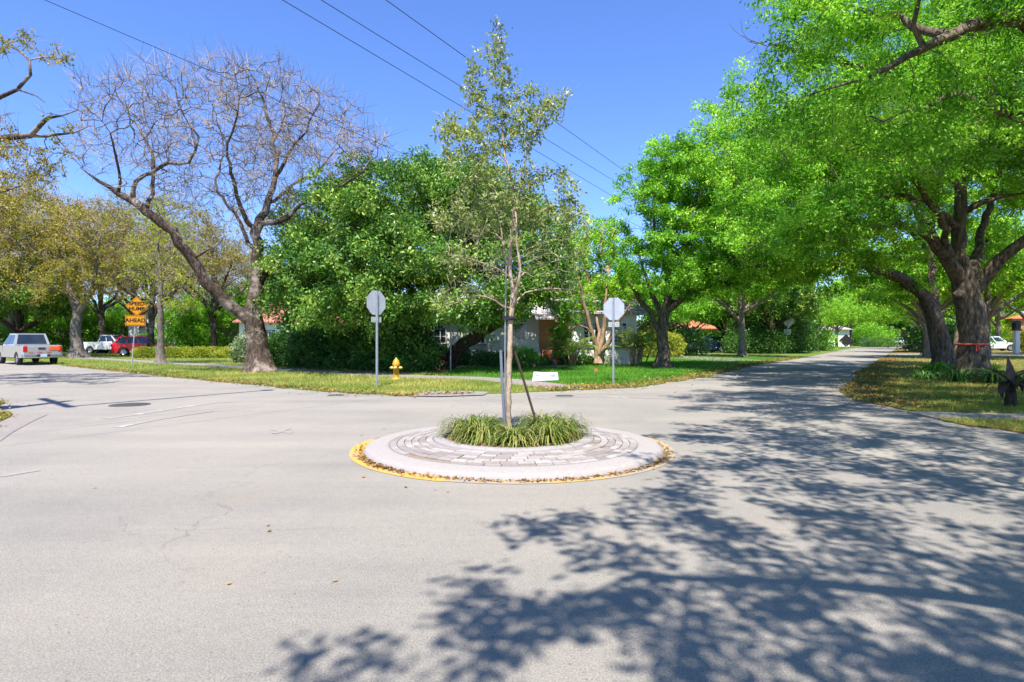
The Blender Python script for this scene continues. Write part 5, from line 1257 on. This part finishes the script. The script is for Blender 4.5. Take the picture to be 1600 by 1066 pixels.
dense = standing('dense_tree', 'x', 211, M['bark_dark'], M['leaf_ficus'], 10., 5.6, .34, 30000, (.26, .13), fork=.2, group='dense dark trees behind the gardens')
ud = [False]
for u, Y, s, sz, lab in ((1205, 60, .92, 1.0, 'dense dark tree right of the grey street oak trunk'), (1130, 70, .9, 1., 'dense dark tree behind the blue car'), (1235, 74, .9, 1.0, 'dense dark tree behind the distant diamond sign'), (880, 62, .85, 1., 'dark tree behind the white house roof'), (450, 66, .9, 1, 'dark tree above the red barrel tile roof'), (560, 60, .9, 1., 'dark tree behind the big ficus, left half'), (760, 62, .9, 1., 'dark tree behind the big ficus, right half'), (30, 50, .85, 1., 'dark tree standing over the silver pickup cab'), (340, 84, .9, 1., 'dark tree behind the low white house'), (-60, 62, 1.0, 1, 'dark tree at the far left edge')):
    put(dense, ud, u, Y, s, u * .9, lab, sz)
bright = standing('garden_tree', 'x', 221, M['bark_grey'], M['leaf_oak'], 8.5, 4.8, .24, 24000, (.22, .10), fork=.2, group='bright green garden trees behind the houses')
ub = [False]
for u, Y, s, lab in ((985, 50, .9, 'bright garden tree just left of the lawn oak crown'), (1075, 64, .9, 'bright garden tree over the orange roof'), (925, 72, .95, 'bright garden tree behind the multi-stemmed tree'), (300, 62, .72, 'bright garden tree above the clipped low hedge'), (370, 58, .7, 'bright garden tree just left of the bare tree trunk'), (190, 72, .8, 'bright garden tree behind the warning sign'), (95, 66, .75, 'bright garden tree behind the white pickup'), (1320, 125, 1.1, 'bright garden tree behind the far pale house'), (640, 90, 1., 'bright garden tree far behind the ficus'), (1130, 92, 1., 'bright garden tree behind the dark shrubs')):
    put(bright, ub, u, Y, s, u * 1.1, lab)
brown = standing('brown_tree', 'x', 231, M['bark_bare'], M['leaf_olive'], 14., 6.6, .30, 11000, (.18, .085), keep=.45, twigs=5, fork=.24, group='half-bare brownish trees in the left background')
uw = [False]
for u, Y, s, lab in ((20, 58, 1.3, 'brownish tree above the silver pickup roof'), (110, 78, 1.5, 'brownish tree far behind the stout olive trunk'), (205, 64, 1.15, 'brownish tree above the orange warning sign'), (300, 76, 1.2, 'brownish tree behind the leaning limb of the bare tree'), (-90, 48, 1.35, 'brownish tree outside the left edge, behind the pickup'), (385, 90, 1.05, 'brownish tree far behind the bare tree fork'), (-30, 84, 1.2, 'brownish tree farthest at the left edge'), (250, 100, 1.2, 'brownish tree behind the arched white house'), (235, 51, 1.05, 'brownish tree behind the slim grey tree'), (335, 56, 1.05, 'brownish tree seen between leaning limb and trunk of the bare tree'), (160, 60, 1.05, 'brownish tree left of the orange warning sign')):
    put(brown, uw, u, Y, s, u * .8, lab)

# ------------------------------------------------------------------ hedges, shrubs and palms
d = Vector((-.80, .60)); p0 = Vector((-4.6, 27.0)); pts = [p0 + d * k for k in (0, 1.8, 3.6, 5.4, 7.2, 9.0)]
b = pts[2]
boxes = []
for i, p in enumerate(pts): boxes.append((p.x - b.x, p.y - b.y + .1, .85, 1.25, .95, [.82, .9, .98, 1.02, .98, .9][i]))
bush('hedge', 'long dark green hedge along the shaded sidewalk behind the fire hydrant', 'hedge', (b.x, b.y, 0), boxes + [(bx2 * -.8 + .3, bx2 * .6, 1.5 + .12 * math.sin(bx2 * 5), .5, .5, .45 + .12 * math.sin(bx2 * 3 + 1)) for bx2 in (-3.4, -2.2, -.9, .4, 1.7, 3.0, 4.1)], 301, M['leaf_hedge'], 72000, (.125, .07), ragged=.14)
x, y = G(290, 560)
boxes = [(k * 1.0, k * .12, .42, .75, .55, .44) for k in range(-3, 5)]
bush('low_hedge', 'clipped low yellow-green hedge right of the red car', 'hedge', (x, y, 0), boxes, 302, M['leaf_lime'], 22000, (.09, .05), ragged=.05)
bx_, by_ = G(378, 569); bush('variegated_shrub', 'pale variegated shrub left of the bare tree trunk', 'shrub', (bx_, by_ + 1, 0), [(0, 0, .95, .75, .7, .95), (-.6, .3, .7, .6, .6, .7)], 303, M['leaf_varieg'], 5200, (.12, .055))
bx_, by_ = G(389, 568); bush('green_shrub', 'bright green upright shrub touching the bare tree trunk', 'shrub', (bx_, by_ + .6, 0), [(0, 0, .9, .42, .45, .95)], 304, M['leaf_oak'], 2600, (.12, .06))
bx_, by_ = G(1025, 560); bush('croton_hedge', 'yellow-green croton hedge left of the lawn oak trunk', 'hedge', (bx_, by_ + 1, 0), [(-1.3, 0, .95, 1.1, .9, 1.0), (0, 0, 1.0, 1.1, .9, 1.05), (1.3, 0, .95, 1.1, .9, 1.0)], 305, M['leaf_lime'], 9000, (.13, .06))
for i, (u, v, w, h, mm, lab) in enumerate(((905, 572, .9, .55, 'leaf_hedge', 'low dark shrub under the porch tree'), (940, 571, 1.0, .55, 'leaf_varieg', 'low greyish shrub under the wing window'), (805, 577, 1.0, .45, 'leaf_hedge', 'low dark shrub before the porch wing wall'), (890, 558, .7, .9, 'leaf_croton', 'pointed croton shrub beside the porch steps'),
                                            (690, 572, 1.3, 1.2, 'leaf_hedge', 'dark shrub between the two ficus limbs'), (812, 575, .9, 1.0, 'leaf_oak', 'green shrub before the porch wing wall, right of the sapling trunk'), (660, 570, 1.6, 1.1, 'leaf_hedge', 'dark shrub at the foot of the ficus trunk, left side'), (735, 572, 1.5, .8, 'leaf_hedge', 'low dark shrub between ficus limb and porch wing wall'), (780, 574, 1.2, .7, 'leaf_hedge', 'low dark shrub behind the sapling trunk by the house wall'), (838, 573, .7, .5, 'leaf_hedge', 'small dark shrub left of the porch steps'), (520, 545, 1.6, 2.2, 'leaf_varieg', 'tall greyish shrub rising behind the dark hedge'), (555, 545, 1.0, 2.3, 'leaf_croton', 'reddish croton shrub rising behind the dark hedge'), (465, 545, 1.8, 2.0, 'leaf_oak', 'green shrub behind the hedge below the red tile roof'),
                                            (1190, 553, 3.0, 2.4, 'leaf_hedge', 'dark shrub mass behind the grey street oak trunk'), (1085, 546, 3.4, 2.8, 'leaf_hedge', 'dark shrub beside the blue car'), (1245, 548, 3.4, 2.6, 'leaf_oak', 'bright tall shrub right of the distant diamond sign'), (1200, 550, 2.4, 2.8, 'leaf_hedge', 'dark shrub left of the far yellow hydrant'),
                                            (1375, 543, 2.5, 1.6, 'leaf_hedge', 'dark shrub beyond the dark diamond board'), (1500, 560, 2.0, 1.5, 'leaf_hedge', 'dark shrub behind the leaning double oak'), (1640, 552, 2.5, 2.8, 'leaf_yellow', 'bright shrub at the right edge by the lantern post'), (1570, 545, 6.0, 3.2, 'leaf_yellow', 'bright tall hedge behind the white hatchback'),
                                            (60, 546, 3.5, 3.2, 'leaf_hedge', 'dark green shrub mass behind the silver pickup'), (150, 541, 6.0, 3.0, 'leaf_oak', 'green garden thicket behind the white pickup'), (320, 543, 4.0, 2.6, 'leaf_hedge', 'dark shrub behind the clipped low hedge'), (640, 548, 2.0, 1.2, 'leaf_hedge', 'low shrub at the white house wall left of the ficus trunk'))):
    x, y = G(u, v); bush('shrub', lab, 'shrub', (x, y + .5, 0), [(0, 0, h * .5, w, w * .7, h * .52), (w * .5, .2, h * .42, w * .6, w * .55, h * .45), (-w * .55, .1, h * .4, w * .55, w * .5, h * .42)], 320 + i, M[mm], int(2200 + 900 * w * h), (.16, .075) if y > 40 else (.13, .055), ragged=.13)
for i, (u, Y, w, h, mm, lab) in enumerate(((-40, 58, 4.5, 3.4, 'leaf_hedge', 'dark thicket at the far left edge behind the pickup'), (15, 66, 5, 4.2, 'leaf_oak', 'green thicket left of the stout olive trunk'), (110, 70, 5, 4.6, 'leaf_hedge', 'dark thicket right behind the stout olive trunk'), (190, 76, 5, 4.4, 'leaf_oak', 'green thicket behind the warning sign plates'),
        (290, 60, 3.2, 3.0, 'leaf_oak', 'green thicket between slim tree and low white house'), (330, 80, 6, 5, 'leaf_hedge', 'dark thicket behind the low white house'), (410, 64, 4.5, 4.2, 'leaf_hedge', 'dark thicket behind the bare tree trunk'), (500, 47, 3.2, 2.8, 'leaf_hedge', 'dark thicket between the hedge and the red tile roof'), (600, 60, 6, 4.5, 'leaf_hedge', 'dark thicket behind the left end of the white house'),
        (1020, 52, 4.0, 3.0, 'leaf_hedge', 'dark thicket behind the croton hedge'), (1075, 72, 4.5, 2.6, 'leaf_oak', 'green thicket under the orange roof'), (1200, 61, 3.4, 4.6, 'leaf_hedge', 'tall dark thicket right beside the grey street oak trunk'), (1215, 64, 3.6, 5.2, 'leaf_hedge', 'tall dark thicket left of the distant diamond sign'), (1262, 76, 3.0, 3.2, 'leaf_oak', 'bright thicket left of the short street oak'),
        (1345, 120, 6, 4.5, 'leaf_oak', 'green thicket behind the dark diamond board'), (1480, 66, 4, 3.0, 'leaf_hedge', 'dark thicket behind the dark shaded car'), (1492, 92, 4.5, 3.4, 'leaf_oak', 'green thicket right of the small red stop sign'), (1505, 84, 5, 4, 'leaf_oak2', 'bright thicket between the oak trunks'), (1720, 78, 5, 4.5, 'leaf_oak2', 'bright thicket behind the lantern post'), (1570, 92, 7, 5, 'leaf_oak2', 'bright thicket far behind the white hatchback'))):
    x = W(u, 528, Y)[0]; bush('thicket', lab, 'shrub', (x, Y, 0), [(0, 0, h * .48, w * .8, w * .6, h * .5), (w * .6, .3, h * .36, w * .6, w * .5, h * .4), (-w * .6, .1, h * .4, w * .6, w * .5, h * .42), (w * .1, .2, h * .8, w * .4, w * .4, h * .25)], 380 + i, M[mm], int(3000 + 420 * w * h), (.26, .12), ragged=.16)
rw = np.random.default_rng(77); nw = 60000
aw_ = np.radians(-60 + 120 * rw.random(nw)); dw = 185 + 40 * rw.random(nw); top = 8.5 + 3 * np.sin(aw_ * 23) + 2 * np.sin(aw_ * 61 + 1) + 1.2 * np.sin(aw_ * 140)
cw = np.stack([np.sin(aw_) * dw, np.cos(aw_) * dw, top * rw.random(nw) ** .75], 1)
qw = leaves(cw, rw.normal(0, 1, (nw, 3)), rw, 1.7, .95, .1, .9, .5)
stuff(quads_mesh('distant_woods', qw, M['leaf_ficus'], None, np.clip(.5 + .5 * np.sin(aw_ * 47) * np.sin(cw[:, 2]) * .8 + rw.normal(0, .2, nw), 0, 1)), 'far-off wood closing the view behind the houses', 'woods')
x, y = 6.7, 33.0
palm = frond_plant('areca_palm', 'clump of yellowish areca palm fronds between multi-stem tree and croton hedge', 'palm', (x, y + .5, 0), 34, 2.1, 401, M['leaf_palm'], 1.3, .045, cane=True, group='feathery palms in the gardens')
for (u, v, s, lab) in ((175, 543, 2.1, 'tall palm fronds above the white pickup'), (228, 545, 1.9, 'palm fronds behind the warning sign post'), (300, 545, 1.7, 'palm fronds behind the clipped low hedge'), (545, 552, 1.3, 'golden palm fronds over the right end of the dark hedge'), (340, 550, 1.7, 'palm fronds beside the variegated shrub'), (1003, 571, .95, 'second areca palm right of the house corner, beside the croton hedge'), (893, 574, .7, 'small palm at the foot of the wing window'), (110, 541, 2.1, 'palm fronds behind the stout olive trunk')):
    x, y = G(u, v); dup(palm, (x, y + .6, 0), u, s, lab)

# strap-leaved border plants round the big oak trunks
gx, gy = W(1524, 604, YR)[:2]
for i, (dx, dy, s, lab) in enumerate(((-1.3, -1.0, .62, 'strap-leaved border plant at the left foot of the ribboned oak'), (-.5, -1.5, .66, 'strap-leaved border plant before the ribboned oak trunk, left of centre'), (.4, -1.5, .62, 'strap-leaved border plant before the ribboned oak trunk, right of centre'), (1.2, -1.0, .55, 'strap-leaved border plant at the right foot of the ribboned oak'), (-1.7, .1, .5, 'strap-leaved border plant at the shaded left side of the ribboned oak'))):
    q, t = strap_clump(240, .7, s * 1.5, np.random.default_rng(500 + i), .045, 1.1); tag(quads_mesh('border_plant', q, M['leaf_hedge'], None, t, (gx + dx, gy + dy, .02)), lab, 'plant', 'border plants round the oak trunks')
gx, gy = W(1478, 580, YD)[:2]
for i, (dx, dy, s, lab) in enumerate(((-1.3, -1.0, .6, 'strap-leaved border plant left of the double oak'), (-.3, -1.5, .5, 'strap-leaved border plant in front of the double oak'), (.9, -1.4, .5, 'strap-leaved border plant between the two oak trunks'))):
    q, t = strap_clump(200, .8, s * 1.5, np.random.default_rng(520 + i), .05, 1.1); tag(quads_mesh('border_plant', q, M['leaf_oak'], None, t, (gx + dx, gy + dy, .02)), lab, 'plant', 'border plants round the oak trunks')

# dark tropical plant at the right edge
px, py = G(1579, 637)
t = thing('tropical_plant', 'dark broad-leaved tropical plant on a short stem at the right edge', 'plant', (px, py, .02))
MB().tube([(0, 0, 0), (.01, 0, .3), (0, .01, .55)], [.13, .10, .08], 10).build('stem', M['bark_dark'], t)
def big_leaf(az, el, ln, wd, mat, name='leaf', z0=.5, curl=.9):
    sd = Vector((-math.sin(az), math.cos(az), 0)); p = Vector((0, 0, z0)); e = el; K = 9; L_, R_, Mi = [], [], []
    for k in range(K + 1):
        w = wd * math.sin(PI * min(1, (.08 + .92 * k / K)) ** .8) * .5; d = Vector((math.cos(az) * math.cos(e), math.sin(az) * math.cos(e), math.sin(e))); up = sd.cross(d)
        Mi.append(p.copy()); L_.append(p + sd * w - up * w * .25); R_.append(p - sd * w - up * w * .25); p = p + d * ln / K; e -= curl / K * (1 + k / K)
    mb = MB(); n = K + 1; mb.add(L_ + Mi + R_, [(i, i + 1, n + i + 1, n + i) for i in range(K)] + [(n + i, n + i + 1, 2 * n + i + 1, 2 * n + i) for i in range(K)], True)
    o = mb.build(name, mat, t); at = o.data.attributes.new('tint', 'FLOAT', 'FACE'); at.data.foreach_set('value', [random.Random(int(az * 100)).random()] * len(o.data.polygons)); return o
for az, el, ln, wd, mm, cu in ((PI * .98, .65, 1.05, .15, 'leaf_air', .55), (PI * .9, .9, .8, .17, 'leaf_dark', .7), (1.5, 1.5, .62, .19, 'leaf_dark', .15), (.25, .8, .75, .18, 'leaf_dark', .6), (-.3, .5, .8, .2, 'leaf_dark', .8), (PI * 1.15, .3, .6, .22, 'leaf_dark', 1.9), (-1.2, .5, .6, .2, 'leaf_dark', 1.6), (2.2, .9, .7, .17, 'leaf_dark', .6), (.9, 1.0, .6, .17, 'leaf_dark', .6), (PI * .75, .4, .6, .2, 'leaf_dark', 1.5), (-.8, .2, .55, .22, 'leaf_dark', 1.7), (PI * 1.35, .6, .62, .2, 'leaf_dark', 1.4), (.5, .35, .7, .2, 'leaf_dark', 1.3)):
    big_leaf(az, el, ln, wd, M[mm], curl=cu)

# ------------------------------------------------------------------ grass blades, litter and fallen leaves
def turf_blades(name, label, poly, n, seed, mat, z, xr, yr, h=.07, w=.014, excl=(), bias=0.):
    r = np.random.default_rng(seed); X = []; Y = []; got = 0
    while got < n:
        y = 1 / (1 / yr[1] + (1 / yr[0] - 1 / yr[1]) * r.random(40000)); x = (xr[0] + (xr[1] - xr[0]) * r.random(40000)) * y
        k = inside(poly, x, y)
        for e in excl: k &= ~inside(e, x, y)
        X.append(x[k]); Y.append(y[k]); got += k.sum()
    x = np.concatenate(X)[:n]; y = np.concatenate(Y)[:n]; s = np.sqrt(np.clip(y / 16., .7, 2.2))
    a = r.random(n) * 6.28; hh = h * (.5 + r.random(n)) * s; ww = w * s; lx = r.normal(0, .5, n) * hh; ly = r.normal(0, .5, n) * hh; zz = np.full(n, z)
    q = np.stack([np.stack([x - np.cos(a) * ww / 2, y - np.sin(a) * ww / 2, zz], 1), np.stack([x + np.cos(a) * ww / 2, y + np.sin(a) * ww / 2, zz], 1), np.stack([x + lx, y + ly, zz + hh], 1)], 1)
    patch = .5 + .5 * np.sin(x * 1.1 + 2 * np.sin(y * .7)) * np.sin(y * .9 + np.sin(x * .8))
    stuff(quads_mesh(name, q, mat, None, np.clip(.45 * patch + .55 * r.random(n) + bias, 0, 1), k=3), label, 'grass')
walk = strip([(-62, 71), (-36, 48.8), (-21.6, 37.6), (-12, 30), (-5, 24.6), (-3.2, 23.6), (-1.6, 23.1), (-.3, 21.9), (.7, 20.2), (1.7, 18.3)], 1.3)
walk2 = strip([(-7, 34.4), (-3.5, 33.2), (.5, 31.6), (2.4, 32.2), (2.6, 33.4)], 1.05)
ramp_ = [(-2.75, 16.05), (-1.9, 15.85), (-.75, 16.3), (-.65, 17.2), (-1.4, 17.5), (-2.4, 17.25)]
turf_blades('grass', 'patchy yellow-green grass blades of the verge and left lawns', W_LAWN, 60000, 601, M['turf'], .015, (-.9, .35), (15.5, 60), excl=(LUSH, walk, walk2, ramp_), bias=.2)
turf_blades('grass', 'lush green grass blades of the lawn before the white house', LUSH, 45000, 602, M['turf_green'], .03, (-.2, .55), (18, 50), excl=(walk, walk2))
sw_ = [(8.12, 12.5), (8.05, 11.55), (14, 10.2), (42, 3), (42, 4.3), (14, 11.45)]
turf_blades('grass', 'shaded grass blades of the corner lawn under the big right oaks', NE_LAWN, 50000, 603, M['turf'], .018, (.3, 1.0), (8.3, 55), excl=(sw_,))
turf_blades('grass', 'grass blades on the corner lawn at the left edge', SW_LAWN, 16000, 604, M['turf'], .02, (-1.0, -.6), (9, 40))
def edge_litter(name, label, path, n, spread, seed, shift=0.):
    r = np.random.default_rng(seed); p = np.array(path, float); seg = np.linalg.norm(np.diff(p, axis=0), axis=1); wgt = seg / np.maximum(10, p[:-1, 1]) ; i = r.choice(len(seg), n, p=wgt / wgt.sum()); t = r.random(n)[:, None]
    c = p[i] * (1 - t) + p[i + 1] * t; tn = unit(p[i + 1] - p[i]); nm = np.stack([tn[:, 1], -tn[:, 0]], 1); c = c + nm * (shift + r.normal(0, 1, n) * spread * (.4 + np.abs(r.normal(0, .8, n))))[:, None]
    on = np.zeros(n, bool)
    for pl in (W_LAWN, NE_LAWN, SW_LAWN): on |= inside(pl, c[:, 0], c[:, 1])
    on |= r.random(n) < .10; c = c[on]; n = len(c); zz = np.where(inside(W_LAWN, c[:, 0], c[:, 1]) | inside(NE_LAWN, c[:, 0], c[:, 1]) | inside(SW_LAWN, c[:, 0], c[:, 1]), .024, .002)
    s = np.sqrt(np.clip(c[:, 1] / 16, .8, 2)).mean()
    litter_obj(name, label, c[:, 0], c[:, 1], zz, .075 * s, .04 * s, M['litter'], seed, .7, 'leaf litter')
edge_litter('fallen_leaves', 'brown fallen leaves along the left road edge of the verge', W_EDGE[9:15], 5200, .28, 701, .0)
edge_litter('fallen_leaves', 'brown fallen leaves at the lawn edge along the right road', W_EDGE[2:9], 9000, .55, 702, .45)
edge_litter('fallen_leaves', 'orange-brown fallen leaves edging the shaded corner lawn', [(28, 46), (16.2, 28.3), (12.2, 21.8), (11.2, 20.2), (9.5, 17.6), (8.85, 16), (8.5, 14.5), (8.4, 13.2)], 9000, .42, 703, -.5)
edge_litter('fallen_leaves', 'orange fallen leaves on the grass corner at the left edge', [(-15, 17), (-12, 14.4), (-11.2, 13), (-10.1, 12.3), (-9.75, 11.8), (-8.9, 10.4)], 1500, .2, 704, .1)
r = np.random.default_rng(705); n = 3200; x = 9 + 16 * r.random(n); y = 13 + 20 * r.random(n); k = inside(NE_LAWN, x, y) & ~inside(sw_, x, y)
litter_obj('fallen_leaves', 'brown leaves scattered over the shaded corner lawn', x[k], y[k], np.full(k.sum(), .05), .085, .045, M['litter'], 706, .7, 'leaf litter')
fl_ = [(568, 746, .11, 'pale crumpled leaf lying left of the island curb'), (590, 705, .06, 'small dark leaf on the asphalt just left of the yellow ring'), (148, 763, .08, 'orange-brown leaf alone on the open asphalt at the left'), (419, 822, .07, 'dark narrow leaf above another on the sunlit asphalt'), (421, 831, .075, 'reddish leaf below a dark one on the sunlit asphalt'), (524, 909, .07, 'light brown leaf near the edge of the foreground shade'), (358, 913, .07, 'pale yellow leaf in the empty foreground asphalt'),
       (634, 762, .08, 'thin dark twig-like leaf in front of the island'), (700, 769, .08, 'curled dark leaf in front of the island by the shade'), (565, 681, .08, 'dark leaf behind the left end of the yellow ring'), (600, 671, .08, 'dark leaf near the back left of the island'), (91, 677, .07, 'brown leaf near the pavement apron at the left'), (310, 720, .05, 'tiny brown leaf in the middle of the left asphalt'), (680, 766, .05, 'tiny yellow leaf in front of the yellow ring'), (775, 938, .05, 'small dark leaf inside the foreground shade')]
for i, (u, v, s, lab) in enumerate(fl_):
    x, y = G(u, v); rr_ = random.Random(i); pts = []; s = s * .58
    for k in range(9):
        a = k / 8; w = s * .32 * math.sin(PI * a) ** .8; pts.append((a, w))
    mb = MB(); az = rr_.random() * 6.28; vs = []
    for (a, w) in pts:
        zc = .003 + s * .10 * (a - .5) ** 2 * 2
        vs += [(s * (a - .5), w, zc + s * .05), (s * (a - .5), 0, zc), (s * (a - .5), -w, zc + s * .03)]
    fs = []
    for k in range(8): b = k * 3; fs += [(b, b + 3, b + 4, b + 1), (b + 1, b + 4, b + 5, b + 2)]
    mb.add(vs, fs, True); o = mb.build('fallen_leaf', M['litter'], None, (x, y, .002), az); at = o.data.attributes.new('tint', 'FLOAT', 'FACE'); at.data.foreach_set('value', [rr_.random()] * 16); tag(o, lab, 'leaf', 'single leaves fallen on the asphalt')

# ------------------------------------------------------------------ camera and light
cam = bpy.data.cameras.new('camera'); co = bpy.data.objects.new('camera', cam); C.objects.link(co); S.camera = co
cam.sensor_width = 36.; cam.lens = 36. * F / 1600; cam.clip_start = .05; cam.clip_end = 3000
co.location = (0, 0, H); co.rotation_euler = (PI / 2, 0, 0); cam.shift_y = -(533 - HOR) / 1600
cam.dof.use_dof = True; cam.dof.focus_distance = 8.6; cam.dof.aperture_fstop = 3.2
SUN_EL = math.radians(62); sh = Vector((.10, .995)).normalized()
to_sun = Vector((-sh.x * math.cos(SUN_EL), -sh.y * math.cos(SUN_EL), math.sin(SUN_EL)))
sun = bpy.data.lights.new('sun', 'SUN'); so = bpy.data.objects.new('sun', sun); C.objects.link(so)
sun.energy = 4.6; sun.angle = math.radians(.53); sun.color = (1., .945, .87); so.rotation_euler = to_sun.to_track_quat('Z', 'Y').to_euler(); so.location = (0, -20, 40)
wd = bpy.data.worlds.new('World'); S.world = wd; wd.use_nodes = True; nt = wd.node_tree
sk = nt.nodes.new('ShaderNodeTexSky'); sk.sky_type = 'NISHITA'; sk.sun_disc = False; sk.sun_elevation = SUN_EL; sk.sun_rotation = math.atan2(to_sun.x, to_sun.y)
sk.altitude = 0; sk.air_density = 1.0; sk.dust_density = .15; sk.ozone_density = 6.0
bg = nt.nodes['Background']; bg.inputs['Strength'].default_value = .095; tn = nt.nodes.new('ShaderNodeMix'); tn.data_type = 'RGBA'; tn.blend_type = 'MULTIPLY'; tn.inputs[0].default_value = 1.; tn.inputs[7].default_value = (.84, .97, 1.34, 1); nt.links.new(sk.outputs[0], tn.inputs[6]); nt.links.new(tn.outputs[2], bg.inputs[0])
vs = S.view_settings; vs.view_transform = 'Standard'; vs.look = 'None'; vs.gamma = 1; vs.use_curve_mapping = False; vs.exposure = 1.15
cy = S.cycles; cy.max_bounces = 7; cy.diffuse_bounces = 4; cy.glossy_bounces = 2; cy.transmission_bounces = 4; cy.transparent_max_bounces = 4; cy.use_denoising = True
cy.caustics_reflective = False; cy.caustics_refractive = False
